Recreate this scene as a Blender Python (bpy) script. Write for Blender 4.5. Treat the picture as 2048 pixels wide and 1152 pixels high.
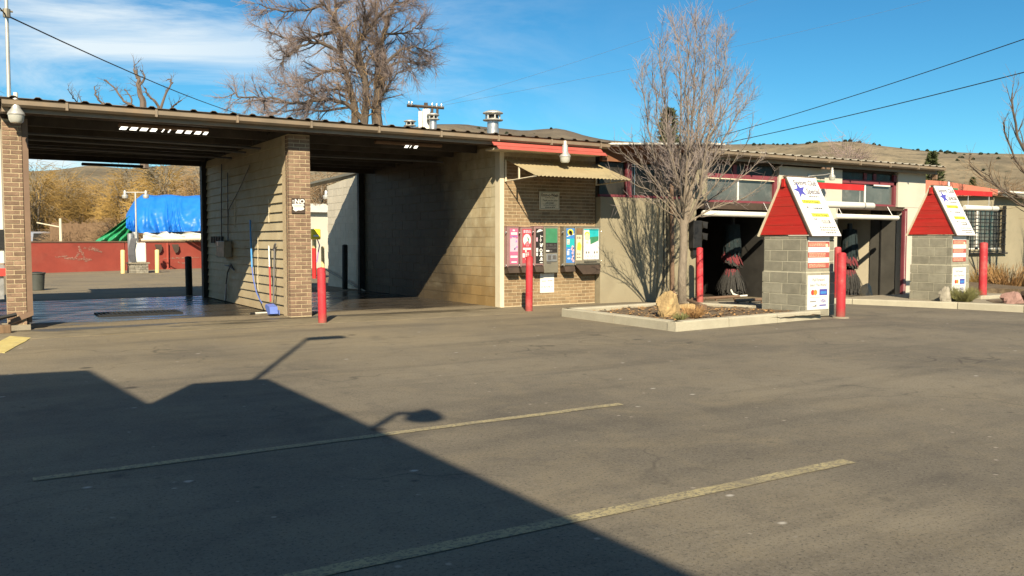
import bpy, math, random
import numpy as np
from mathutils import Vector, Matrix, Euler
R = math.radians
for o in list(bpy.data.objects): bpy.data.objects.remove(o)
SC = bpy.context.scene
COL = SC.collection
rnd = random.Random(7)

# ------------------------------------------------------------------ camera
F, HZ, CH, YAW = 1740.0, 481.0, 1.33, R(32)
PITCH = math.atan((576-HZ)/F)
cam = bpy.data.cameras.new('camera'); camo = bpy.data.objects.new('camera', cam); COL.objects.link(camo)
cam.sensor_width = 36; cam.lens = F/2048*36; cam.clip_start = .05; cam.clip_end = 9000
camo.location = (0, 0, CH); camo.rotation_euler = (R(90)-PITCH, 0, -YAW)
SC.camera = camo
# ------------------------------------------------------------------ sky, sun, exposure
SUN_DIR = Vector((.55, 1, -.76)).normalized()
world = bpy.data.worlds.new('World'); SC.world = world; world.use_nodes = True
wn = world.node_tree; wn.nodes.clear()
def WN(t, **k):
    n = wn.nodes.new(t)
    for a, v in k.items(): setattr(n, a, v)
    return n
sky = WN('ShaderNodeTexSky', sky_type='NISHITA', sun_disc=False)
sky.sun_elevation = R(33.7); sky.sun_rotation = R(208.8); sky.altitude = 1300; sky.air_density = 1.0; sky.dust_density = .12; sky.ozone_density = 1.6
hs = WN('ShaderNodeHueSaturation'); hs.inputs['Saturation'].default_value = 1.2; hs.inputs['Value'].default_value = 1.0
tint = WN('ShaderNodeMix', data_type='RGBA', blend_type='MULTIPLY'); tint.inputs[0].default_value = 1; tint.inputs['B'].default_value = (.52, 1.10, 1.18, 1)
tc = WN('ShaderNodeTexCoord'); mp = WN('ShaderNodeMapping'); mp.inputs['Rotation'].default_value = (R(-14), R(24), R(20)); mp.inputs['Scale'].default_value = (1.6, 1.6, 7.5)
nz = WN('ShaderNodeTexNoise'); nz.inputs['Scale'].default_value = 1.7; nz.inputs['Detail'].default_value = 9; nz.inputs['Roughness'].default_value = .62; nz.inputs['Distortion'].default_value = .7
mp2 = WN('ShaderNodeMapping'); mp2.inputs['Location'].default_value = (1.15, .3, 0); nz2 = WN('ShaderNodeTexNoise'); nz2.inputs['Scale'].default_value = 1.25; nz2.inputs['Detail'].default_value = 2
r1 = WN('ShaderNodeMapRange'); r1.inputs[1].default_value = .44; r1.inputs[2].default_value = .68
# cirrus bank toward the north-west, thinning to clear sky eastward
dt = WN('ShaderNodeVectorMath', operation='DOT_PRODUCT'); dt.inputs[1].default_value = (-.93, .30, -.2)
r2 = WN('ShaderNodeMapRange'); r2.inputs[1].default_value = -.36; r2.inputs[2].default_value = .10
ad = WN('ShaderNodeMath', operation='ADD'); sc0 = WN('ShaderNodeMath', operation='MULTIPLY_ADD'); sc0.inputs[1].default_value = .5; sc0.inputs[2].default_value = -.25
mm = WN('ShaderNodeMath', operation='MULTIPLY'); mm2 = WN('ShaderNodeMath', operation='MULTIPLY'); mm2.inputs[1].default_value = .85
cl = WN('ShaderNodeMix', data_type='RGBA'); cl.inputs['B'].default_value = (9.2, 10.0, 10.2, 1)
bg = WN('ShaderNodeBackground'); bg.inputs['Strength'].default_value = .05
wo = WN('ShaderNodeOutputWorld'); L = wn.links.new
L(tc.outputs['Generated'], mp.inputs['Vector']); L(mp.outputs[0], nz.inputs['Vector']); L(tc.outputs['Generated'], mp2.inputs['Vector']); L(mp2.outputs[0], nz2.inputs['Vector'])
L(nz.outputs['Fac'], r1.inputs[0]); L(tc.outputs['Generated'], dt.inputs[0]); L(dt.outputs['Value'], r2.inputs[0])
L(nz2.outputs['Fac'], sc0.inputs[0]); L(r2.outputs[0], ad.inputs[0]); L(sc0.outputs[0], ad.inputs[1]); ad.use_clamp = True
L(r1.outputs[0], mm.inputs[0]); L(ad.outputs[0], mm.inputs[1]); L(mm.outputs[0], mm2.inputs[0])
L(sky.outputs[0], hs.inputs['Color']); L(hs.outputs[0], tint.inputs['A']); L(tint.outputs['Result'], cl.inputs['A']); L(mm2.outputs[0], cl.inputs['Factor'])
L(cl.outputs['Result'], bg.inputs['Color']); L(bg.outputs[0], wo.inputs['Surface'])
sl = bpy.data.lights.new('sun', 'SUN'); so = bpy.data.objects.new('sun', sl); COL.objects.link(so)
sl.energy = 5.0; sl.angle = R(.45); sl.color = (1, .87, .66)
so.rotation_euler = SUN_DIR.to_track_quat('-Z', 'Y').to_euler(); so.location = (-8, -14, 12)
SC.view_settings.view_transform = 'Standard'; SC.view_settings.look = 'None'; SC.view_settings.gamma = 1
SC.view_settings.exposure = 1.0
SC.render.engine = 'CYCLES'; SC.cycles.use_denoising = True; SC.cycles.max_bounces = 6
SC.cycles.sample_clamp_indirect = 6

# ------------------------------------------------------------------ helpers
_r = Vector((math.cos(YAW), -math.sin(YAW), 0)); _fh = Vector((math.sin(YAW), math.cos(YAW), 0))
_f = _fh*math.cos(PITCH)+Vector((0, 0, -math.sin(PITCH))); _u = _r.cross(_f)
def ray(x, y): return _f+_r*((x-1024)/F)+_u*((576-y)/F)
CP = Vector((0, 0, CH))
def atd(x, y, d): return CP+ray(x, y)*d           # point at a depth in metres
def onZ(x, y, z=0): r = ray(x, y); return CP+r*((z-CH)/r.z)
def onY(x, y, Y): r = ray(x, y); return CP+r*(Y/r.y)
def onX(x, y, X): r = ray(x, y); return CP+r*(X/r.x)
def gz(X):                                          # the lot falls gently towards +X
    if X < 12: return 0.0
    if X < 26: return -.022*(X-12)
    return -.308

WL = {}
def wl(o): return WL.get(o.name, Vector((0, 0, 0))) if o else Vector((0, 0, 0))
def tag(o, label=None, cat=None, group=None, kind=None):
    if label: o['label'] = label
    if cat: o['category'] = cat
    if group: o['group'] = group
    if kind: o['kind'] = kind
    return o
def thing(name, label, cat, loc=(0, 0, 0), group=None):
    o = bpy.data.objects.new(name, None); COL.objects.link(o); o.location = loc; o.empty_display_size = .2
    WL[o.name] = Vector(loc); return tag(o, label, cat, group)
class MB:
    def __init__(s): s.v = []; s.f = []; s.m = []; s.k = 0
    def mat(s, k): s.k = k; return s
    def add(s, vs, fs):
        b = len(s.v); s.v += [tuple(v) for v in vs]; s.f += [tuple(b+i for i in f) for f in fs]; s.m += [s.k]*len(fs); return s
    def box(s, x0, x1, y0, y1, z0, z1, M=None):
        vs = [Vector((x, y, z)) for z in (z0, z1) for x, y in ((x0, y0), (x1, y0), (x1, y1), (x0, y1))]
        if M: vs = [M @ v for v in vs]
        return s.add(vs, [(3, 2, 1, 0), (4, 5, 6, 7), (0, 1, 5, 4), (1, 2, 6, 5), (2, 3, 7, 6), (3, 0, 4, 7)])
    def bevbox(s, x0, x1, y0, y1, z0, z1, b=.01, M=None):
        # box with chamfered edges
        vs = []; idx = {}
        for i, x in enumerate((x0, x1)):
            for j, y in enumerate((y0, y1)):
                for k, z in enumerate((z0, z1)):
                    sx, sy, sz = (1, -1)[i]*b, (1, -1)[j]*b, (1, -1)[k]*b
                    for a, p in enumerate(((x, y+sy, z+sz), (x+sx, y, z+sz), (x+sx, y+sy, z))):
                        idx[i, j, k, a] = len(vs); vs.append(Vector(p))
        fs = []
        for i in (0, 1):
            q = [idx[i, 0, 0, 0], idx[i, 1, 0, 0], idx[i, 1, 1, 0], idx[i, 0, 1, 0]]; fs.append(q if i else q[::-1])
            q = [idx[0, i, 0, 1], idx[1, i, 0, 1], idx[1, i, 1, 1], idx[0, i, 1, 1]]; fs.append(q if not i else q[::-1])
            q = [idx[0, 0, i, 2], idx[1, 0, i, 2], idx[1, 1, i, 2], idx[0, 1, i, 2]]; fs.append(q if i else q[::-1])
        for a in (0, 1):
            for c in (0, 1):
                fs.append([idx[0, a, c, 1], idx[0, a, c, 2], idx[1, a, c, 2], idx[1, a, c, 1]])
                fs.append([idx[a, 0, c, 0], idx[a, 0, c, 2], idx[a, 1, c, 2], idx[a, 1, c, 0]])
                fs.append([idx[a, c, 0, 0], idx[a, c, 0, 1], idx[a, c, 1, 1], idx[a, c, 1, 0]])
                for d in (0, 1): fs.append([idx[a, c, d, 0], idx[a, c, d, 1], idx[a, c, d, 2]])
        if M: vs = [M @ v for v in vs]
        return s.add(vs, fs)
    def tube(s, pts, rs, n=6, caps=True):
        pts = [Vector(p) for p in pts]
        if not hasattr(rs, '__len__'): rs = [rs]*len(pts)
        b = []; prev = None
        for i, p in enumerate(pts):
            t = (pts[min(i+1, len(pts)-1)]-pts[max(i-1, 0)])
            t = t.normalized() if t.length > 1e-9 else Vector((0, 0, 1))
            if prev is None:
                a = t.cross(Vector((0, 0, 1)) if abs(t.z) < .9 else Vector((1, 0, 0))).normalized()
            else:
                a = prev-t*prev.dot(t); a = a.normalized() if a.length > 1e-6 else t.orthogonal().normalized()
            prev = a; c = t.cross(a)
            for k in range(n):
                w = 2*math.pi*k/n; b.append(p+(a*math.cos(w)+c*math.sin(w))*rs[i])
        fs = [(i*n+k, i*n+(k+1) % n, (i+1)*n+(k+1) % n, (i+1)*n+k) for i in range(len(pts)-1) for k in range(n)]
        if caps: fs += [tuple(range(n-1, -1, -1)), tuple((len(pts)-1)*n+k for k in range(n))]
        return s.add(b, fs)
    def cyl(s, p, r, h, n=16, r2=None): return s.tube([p, (p[0], p[1], p[2]+h)], [r, r if r2 is None else r2], n)
    def lathe(s, prof, c=(0, 0, 0), n=16, M=None):
        vs = []
        for r, z in prof:
            for k in range(n):
                w = 2*math.pi*k/n; vs.append(Vector((r*math.cos(w), r*math.sin(w), z)))
        M = Matrix.Translation(c) @ (M or Matrix())
        vs = [M @ v for v in vs]
        fs = [(i*n+k, i*n+(k+1) % n, (i+1)*n+(k+1) % n, (i+1)*n+k) for i in range(len(prof)-1) for k in range(n)]
        fs += [tuple(range(n-1, -1, -1)), tuple((len(prof)-1)*n+k for k in range(n))]
        return s.add(vs, fs)
    def prism(s, poly, a, b, axis='x', M=None):
        # poly: list of 2-D points; extruded along axis between a and b
        n = len(poly)
        def P(q, t): return Vector({'x': (t, q[0], q[1]), 'y': (q[0], t, q[1]), 'z': (q[0], q[1], t)}[axis])
        vs = [P(q, a) for q in poly]+[P(q, b) for q in poly]
        if M: vs = [M @ v for v in vs]
        return s.add(vs, [tuple(range(n))[::-1], tuple(range(n, 2*n))]+[(i, (i+1) % n, n+(i+1) % n, n+i) for i in range(n)])
    def quad(s, a, b, c, d): return s.add([a, b, c, d], [(0, 1, 2, 3)])
    def build(s, name, mats, parent=None, smooth=False, recalc=True):
        me = bpy.data.meshes.new(name)
        off = wl(parent)
        v = np.array([tuple(x) for x in s.v], dtype=float)-np.array(off) if s.v else []
        me.from_pydata([tuple(x) for x in v], [], s.f)
        if not isinstance(mats, (list, tuple)): mats = [mats]
        for m in mats: me.materials.append(m)
        me.polygons.foreach_set('material_index', s.m)
        if recalc:
            import bmesh
            bm = bmesh.new(); bm.from_mesh(me); bmesh.ops.recalc_face_normals(bm, faces=bm.faces); bm.to_mesh(me); bm.free()
        if smooth:
            me.polygons.foreach_set('use_smooth', [True]*len(me.polygons))
            try: me.set_sharp_from_angle(angle=R(40))
            except Exception: pass
        me.update()
        o = bpy.data.objects.new(name, me); COL.objects.link(o)
        if parent: o.parent = parent
        WL[o.name] = Vector(off)
        return o
_cube = {}
def piece(name, x0, x1, y0, y1, z0, z1, m, parent, rot=None, bev=None):
    """one small box piece; alike pieces share a unit mesh"""
    key = (m.name, bev is not None)
    if key not in _cube:
        mb = MB()
        mb.box(-.5, .5, -.5, .5, -.5, .5)
        o = mb.build('unit_piece', m); _cube[key] = o.data; bpy.data.objects.remove(o)
    o = bpy.data.objects.new(name, _cube[key]); COL.objects.link(o)
    o.parent = parent; off = wl(parent)
    o.location = Vector(((x0+x1)/2, (y0+y1)/2, (z0+z1)/2))-off; o.scale = (x1-x0, y1-y0, z1-z0)
    if rot: o.rotation_euler = rot
    WL[o.name] = off
    return o
def text(s, p, size, m, parent, rot=(R(90), 0, 0), align='CENTER', bold=0, sx=1, name='lettering', shear=0):
    c = bpy.data.curves.new(name, 'FONT'); c.body = s; c.size = size; c.align_x = align; c.align_y = 'CENTER'; c.offset = bold; c.resolution_u = 3; c.shear = shear
    c.materials.append(m)
    tmp = bpy.data.objects.new('tmp', c); COL.objects.link(tmp)
    me = bpy.data.meshes.new_from_object(tmp); bpy.data.objects.remove(tmp)
    o = bpy.data.objects.new(name, me); COL.objects.link(o); o.parent = parent
    o.location = Vector(p)-wl(parent); o.rotation_euler = rot; o.scale = (sx, 1, 1); return o
def copy_tree(o, parent=None):
    c = o.copy(); COL.objects.link(c)
    if parent: c.parent = parent
    for ch in list(o.children): copy_tree(ch, c)
    return c

# ------------------------------------------------------------------ materials
def mat(name, col, rough=.8, var=.18, scale=5, bump=0, bscale=60, metal=0, spec=.4, stain=None, orand=0, fine=None, emit=0, grime=None, stretch=(1, 1, 1)):
    m = bpy.data.materials.new(name); m.use_nodes = True; t = m.node_tree; n = t.nodes; l = t.links.new
    b = n['Principled BSDF']; b.inputs['Roughness'].default_value = rough; b.inputs['Metallic'].default_value = metal; b.inputs['Specular IOR Level'].default_value = spec
    g = n.new('ShaderNodeNewGeometry'); mpn = n.new('ShaderNodeMapping'); mpn.inputs['Scale'].default_value = stretch; l(g.outputs['Position'], mpn.inputs['Vector'])
    pos = mpn.outputs[0]
    def noise(sc, det=4, ro=.6):
        q = n.new('ShaderNodeTexNoise'); q.inputs['Scale'].default_value = sc; q.inputs['Detail'].default_value = det; q.inputs['Roughness'].default_value = ro; l(pos, q.inputs['Vector']); return q.outputs['Fac']
    def mix(f, a, bcol, bt='MIX'):
        q = n.new('ShaderNodeMix'); q.data_type = 'RGBA'; q.blend_type = bt
        for s_, v in (('Factor', f), ('A', a), ('B', bcol)):
            if isinstance(v, (int, float)): q.inputs[s_].default_value = v
            elif isinstance(v, tuple): q.inputs[s_].default_value = (*v[:3], 1)
            else: l(v, q.inputs[s_])
        return q.outputs['Result']
    def rng(v, a, b_, c=0, d=1):
        q = n.new('ShaderNodeMapRange'); q.inputs[1].default_value = a; q.inputs[2].default_value = b_; q.inputs[3].default_value = c; q.inputs[4].default_value = d; l(v, q.inputs[0]); return q.outputs[0]
    lo = tuple(max(0, c*(1-var)) for c in col); hi = tuple(min(1, c*(1+var)) for c in col)
    c = mix(rng(noise(scale), .3, .7), lo, hi)
    if fine: c = mix(rng(noise(fine[0], 2, .7), .35, .65, 0, fine[1]), c, tuple(x*.35 for x in col))
    if stain:
        for st in (stain if isinstance(stain, list) else [stain]):
            scol, ssc, a, b_, amt = st; c = mix(rng(noise(ssc, 6, .65), a, b_, 0, amt), c, scol)
    if grime:   # dirt that collects on the lowest part of a wall: colour, z where it ends
        gcol, z0, z1, amt = grime
        sp = n.new('ShaderNodeSeparateXYZ'); l(g.outputs['Position'], sp.inputs[0])
        k = n.new('ShaderNodeMath'); k.operation = 'MULTIPLY_ADD'; l(noise(2.2, 5), k.inputs[0]); k.inputs[1].default_value = (z1-z0)*1.6; l(sp.outputs['Z'], k.inputs[2])
        c = mix(rng(k.outputs[0], z0+(z1-z0)*.8, z1+(z1-z0)*.8, amt, 0), c, gcol)
    if orand:
        oi = n.new('ShaderNodeObjectInfo'); hsv = n.new('ShaderNodeHueSaturation'); l(rng(oi.outputs['Random'], 0, 1, 1-orand, 1+orand), hsv.inputs['Value']); l(c, hsv.inputs['Color']); c = hsv.outputs[0]
    l(c, b.inputs['Base Color'])
    if rough < .95: l(rng(noise(scale*2.3), .3, .7, max(.03, rough-.1), min(1, rough+.12)), b.inputs['Roughness'])
    if bump:
        bp = n.new('ShaderNodeBump'); bp.inputs['Strength'].default_value = bump; bp.inputs['Distance'].default_value = .02; l(noise(bscale, 3), bp.inputs['Height']); l(bp.outputs[0], b.inputs['Normal'])
    if emit: b.inputs['Emission Color'].default_value = (*col, 1); b.inputs['Emission Strength'].default_value = emit
    return m
M = {}
def D(k, *a, **kw): M[k] = mat(k, *a, **kw)
D('brick', (.20, .13, .085), .9, .2, 9, .5, 90, orand=.22, stain=((.33, .24, .15), 1.3, .5, .75, .45))
D('brick_tan', (.215, .145, .078), .9, .2, 9, .5, 90, orand=.2, stain=((.37, .27, .145), 1.1, .47, .72, .55))
D('mortar', (.42, .335, .21), .95, .15, 12, .4, 80)
D('siding', (.43, .365, .235), .6, .08, 3, .1, 40, stain=[((.26, .19, .10), .9, .46, .75, .6), ((.13, .09, .05), 2.3, .62, .85, .4)], grime=((.27, .19, .10), -.1, .5, .5))
D('cmu_paint', (.46, .40, .27), .6, .07, 3, .25, 70, orand=.06, stain=[((.22, .145, .062), .55, .40, .58, .9), ((.055, .04, .024), 1.0, .46, .66, .9)], grime=((.15, .092, .036), -.2, 1.7, .92))
D('cmu_pale', (.52, .47, .37), .75, .07, 3, .25, 70, orand=.05)
D('cmu_grey', (.26, .245, .185), .95, .16, 6, .6, 110, orand=.14, stain=((.15, .14, .11), 3.2, .5, .8, .5))
D('joint_grey', (.46, .43, .32), .95, .1, 9, .3, 80)
D('joint_dark', (.27, .21, .125), .95, .1, 9)
D('stucco', (.27, .235, .155), .95, .12, 2.2, .4, 140, stain=((.19, .16, .10), 1.1, .46, .72, .6), grime=((.27, .22, .14), -.2, .5, .45))
D('stucco_white', (.46, .43, .35), .92, .06, 1.8, .3, 140, grime=((.33, .29, .21), -.3, .4, .4))
D('trim_cream', (.60, .53, .38), .6, .06, 4, stain=((.36, .29, .17), 2, .55, .8, .4))
D('gutter', (.21, .165, .115), .55, .15, 2.5, stain=((.32, .20, .10), 1.6, .5, .75, .5), metal=.1)
D('roof_metal', (.13, .105, .08), .5, .2, 1.5, metal=.35, stain=((.30, .17, .07), 2.2, .5, .75, .55))
D('roof_pale', (.40, .36, .28), .55, .12, 2, metal=.2)
D('beam', (.045, .034, .024), .8, .3, 4, .3, 30)
D('ceiling', (.05, .042, .034), .7, .3, 3)
D('red_fascia', (.37, .075, .055), .7, .12, 3, .2, 50, stain=((.40, .13, .10), 2, .5, .8, .5), stretch=(1, 1, 5))
D('red_paint', (.42, .02, .018), .5, .12, 3, .1, 50, stain=((.50, .07, .06), 5, .55, .8, .4))
D('red_board', (.43, .02, .014), .6, .14, 3, .35, 60, stain=[((.30, .035, .02), 2.4, .46, .74, .7), ((.46, .11, .08), 5, .58, .75, .5)], stretch=(1, .35, 5))
D('red_frame', (.165, .036, .045), .6, .15, 3)
D('bollard', (.40, .028, .036), .6, .14, 4, .2, 50, spec=.3, stain=[((.44, .13, .11), 3.3, .50, .72, .7), ((.13, .035, .03), 8, .60, .70, .8), ((.24, .21, .18), 17, .66, .70, .9)], orand=.12, grime=((.20, .10, .07), -.05, .16, .8))
D('white_paint', (.66, .63, .55), .5, .05, 3)
D('sign_white', (.64, .63, .59), .5, .04, 5)
D('sign_cream', (.62, .53, .36), .6, .05, 8)
D('pvc', (.66, .64, .56), .4, .04, 3)
D('black', (.018, .017, .015), .6, .3, 6)
D('rubber', (.013, .013, .013), .65, .3, 6)
D('dark_brown', (.05, .033, .022), .7, .25, 5)
D('brown_steel', (.155, .098, .062), .6, .15, 4, stain=((.22, .14, .085), 1.5, .5, .8, .6))
D('galv', (.46, .46, .45), .38, .12, 4, metal=.75)
D('cast_alu', (.46, .45, .41), .45, .08, 5, metal=.45)
D('lens', (.42, .42, .37), .25, .06, 5)
D('steel_grey', (.22, .20, .15), .5, .12, 4, metal=.35)
D('pink_box', (.23, .135, .125), .6, .1, 5)
D('wood', (.16, .10, .055), .85, .25, 3, .3, 30, stretch=(8, 8, 1))
D('soffit_wood', (.20, .085, .04), .8, .25, 4, .2, 30, stain=((.10, .05, .03), 2, .45, .7, .7))
D('pole_wood', (.075, .055, .04), .9, .25, 3, .3, 30, stretch=(8, 8, 1))
D('awning_sheet', (.31, .255, .145), .65, .1, 2, stain=((.22, .16, .08), 1.6, .5, .75, .6))
D('concrete', (.27, .235, .17), .92, .12, 3, .4, 90, stain=((.19, .155, .105), 1.2, .42, .7, .7), fine=(90, .35))
D('kerb', (.40, .365, .27), .92, .1, 3, .4, 80, stain=((.30, .26, .19), 2.2, .52, .75, .6), fine=(120, .3))
D('soil', (.13, .092, .055), 1, .3, 6, .9, 40, stain=((.22, .17, .10), 3, .5, .7, .6), fine=(50, .6))
D('sandstone', (.37, .26, .12), .95, .2, 5, .9, 22, stain=((.20, .13, .065), 4, .5, .7, .7))
D('redrock', (.27, .16, .13), .95, .2, 7, .8, 25)
D('greyrock', (.30, .27, .21), .95, .2, 7, .8, 25)
D('bark', (.19, .155, .115), .95, .25, 14, .7, 50, stretch=(1, 1, .35))
D('bark_dark', (.085, .065, .048), .95, .3, 6, .6, 12, stretch=(1, 1, .3))
D('twig', (.20, .165, .135), .9, .25, 3)
D('twig_pink', (.25, .185, .17), .9, .25, .4)
D('twig_grey', (.19, .148, .135), .9, .3, .4)
D('twig_dark', (.12, .09, .07), .9, .3, .4)
D('twig_silver', (.225, .185, .17), .9, .25, .4)
D('twig_tan', (.27, .175, .085), .9, .25, .5)
D('twig_gold', (.30, .19, .055), .9, .3, .35)
D('twig_brown', (.20, .13, .07), .9, .3, .4)
D('needles', (.06, .072, .024), .9, .4, 1.2)
D('needles_dark', (.03, .04, .02), .95, .3, .1)
D('shrub', (.17, .165, .06), .9, .3, 6)
D('dry_leaf', (.33, .19, .075), .9, .3, 6)
D('blue_tarp', (.012, .15, .52), .42, .12, 2, spec=.4)
D('green_tarp', (.03, .27, .115), .4, .12, 2, spec=.5)
D('white_canvas', (.55, .53, .47), .6, .1, 2)
D('wall_red', (.28, .052, .034), .85, .12, 1.2, .3, 30, stain=[((.33, .095, .065), .8, .5, .75, .6), ((.14, .03, .02), 1.7, .55, .8, .5)])
D('chalk', (.36, .19, .14), .9, .3, 9)
D('hose_blue', (.04, .22, .52), .4, .05, 3)
D('plastic_blue', (.11, .17, .48), .4, .1, 5)
D('hose_grey', (.10, .10, .105), .5, .1, 3)
D('yellow', (.74, .57, .03), .5, .06, 5)
D('yellow_cream', (.66, .50, .22), .6, .08, 5)
D('can_grey', (.055, .06, .052), .6, .15, 5)
D('salmon', (.44, .15, .095), .85, .08, 2, stain=((.38, .12, .08), 1.2, .5, .8, .4))
D('print_black', (.018, .016, .015), .6, 0, 3)
D('print_grey', (.085, .08, .075), .6, 0, 3)
D('print_violet_grey', (.055, .045, .07), .6, .1, 9)
D('print_red', (.50, .05, .04), .6, .1, 9)
D('price_red', (.36, .085, .065), .6, .1, 9)
D('print_blue', (.06, .06, .30), .6, .1, 30)
D('print_violet', (.30, .17, .42), .6, .1, 30)
D('print_yellow', (.60, .58, .05), .6, .05, 9)
D('print_pink', (.46, .11, .20), .6, .08, 9)
D('print_pale', (.58, .36, .42), .6, .05, 9)
D('print_rose', (.38, .055, .07), .6, .08, 9)
D('print_green', (.045, .19, .095), .5, .15, 5)
D('print_teal', (.02, .36, .38), .5, .15, 5)
D('print_sky', (.05, .19, .48), .5, .1, 9)
D('print_orange', (.66, .22, .04), .6, .05, 9)
D('print_skin', (.70, .45, .32), .6, .1, 20)
D('white_sheen', (.72, .70, .64), .3, .1, 4)
D('car_silver', (.42, .45, .50), .3, .05, 3, metal=.4, spec=.6)
D('glass_dark', (.028, .025, .02), .28, .25, 3, spec=.22)
D('house_roof', (.15, .135, .12), .9, .2, 2)
D('brush_grey', (.038, .036, .032), .95, .35, 25, .9, 40)
D('brush_red', (.15, .03, .034), .95, .35, 25, .9, 40)
D('brush_teal', (.012, .022, .024), .9, .35, 25, .8, 40)
D('near_black_wall', (.028, .026, .022), .7, .3, 2)  # near-black tone for the tunnel's inner and back walls
D('dark_wall', (.075, .07, .058), .8, .2, 2)
D('stone', (.23, .21, .165), .95, .2, 8, .8, 30, orand=.22)
M['lit_tube'] = mat('lit_tube', (1, .95, .82), .4, 0, 3, emit=1.1)
# hazy window glass
def glassmat():
    m = mat('window_glass', (.085, .09, .082), .14, .25, 1.6, spec=.6, stain=((.20, .20, .18), 1.7, .5, .72, .6)); return m
M['pane'] = glassmat()

# asphalt / floors with purpose-made graphs
def nodes(m):
    m.use_nodes = True; t = m.node_tree
    return t.nodes, t.links.new, t.nodes['Principled BSDF']
class G:
    def __init__(s, m): s.n, s.l, s.b = nodes(m); s.g = s.n.new('ShaderNodeNewGeometry'); s.pos = s.g.outputs['Position']
    def mapping(s, scale=(1, 1, 1), loc=(0, 0, 0), rot=(0, 0, 0)):
        q = s.n.new('ShaderNodeMapping'); q.inputs['Scale'].default_value = scale; q.inputs['Location'].default_value = loc; q.inputs['Rotation'].default_value = rot; s.l(s.pos, q.inputs['Vector']); return q.outputs[0]
    def noise(s, sc, det=4, ro=.6, vec=None, dist=0):
        q = s.n.new('ShaderNodeTexNoise'); q.inputs['Scale'].default_value = sc; q.inputs['Detail'].default_value = det; q.inputs['Roughness'].default_value = ro; q.inputs['Distortion'].default_value = dist; s.l(vec or s.pos, q.inputs['Vector']); return q.outputs['Fac']
    def vor(s, sc, feat='F1', vec=None):
        q = s.n.new('ShaderNodeTexVoronoi'); q.feature = feat; q.inputs['Scale'].default_value = sc; s.l(vec or s.pos, q.inputs['Vector']); return q
    def rng(s, v, a, b, c=0, d=1):
        q = s.n.new('ShaderNodeMapRange')
        for i, x in enumerate((a, b, c, d)): q.inputs[i+1].default_value = x
        s.l(v, q.inputs[0]); return q.outputs[0]
    def mix(s, f, a, b, bt='MIX'):
        q = s.n.new('ShaderNodeMix'); q.data_type = 'RGBA'; q.blend_type = bt
        for k, v in (('Factor', f), ('A', a), ('B', b)):
            if isinstance(v, (int, float)): q.inputs[k].default_value = v
            elif isinstance(v, tuple): q.inputs[k].default_value = (*v[:3], 1)
            else: s.l(v, q.inputs[k])
        return q.outputs['Result']
    def math(s, op, a, b=0):
        q = s.n.new('ShaderNodeMath'); q.operation = op
        for i, v in enumerate((a, b)):
            if isinstance(v, (int, float)): q.inputs[i].default_value = v
            else: s.l(v, q.inputs[i])
        return q.outputs[0]
    def sep(s):
        q = s.n.new('ShaderNodeSeparateXYZ'); s.l(s.pos, q.inputs[0]); return q.outputs
    def bump(s, h, st, dist=.01):
        q = s.n.new('ShaderNodeBump'); q.inputs['Strength'].default_value = st; q.inputs['Distance'].default_value = dist; s.l(h, q.inputs['Height']); s.l(q.outputs[0], s.b.inputs['Normal'])
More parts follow.
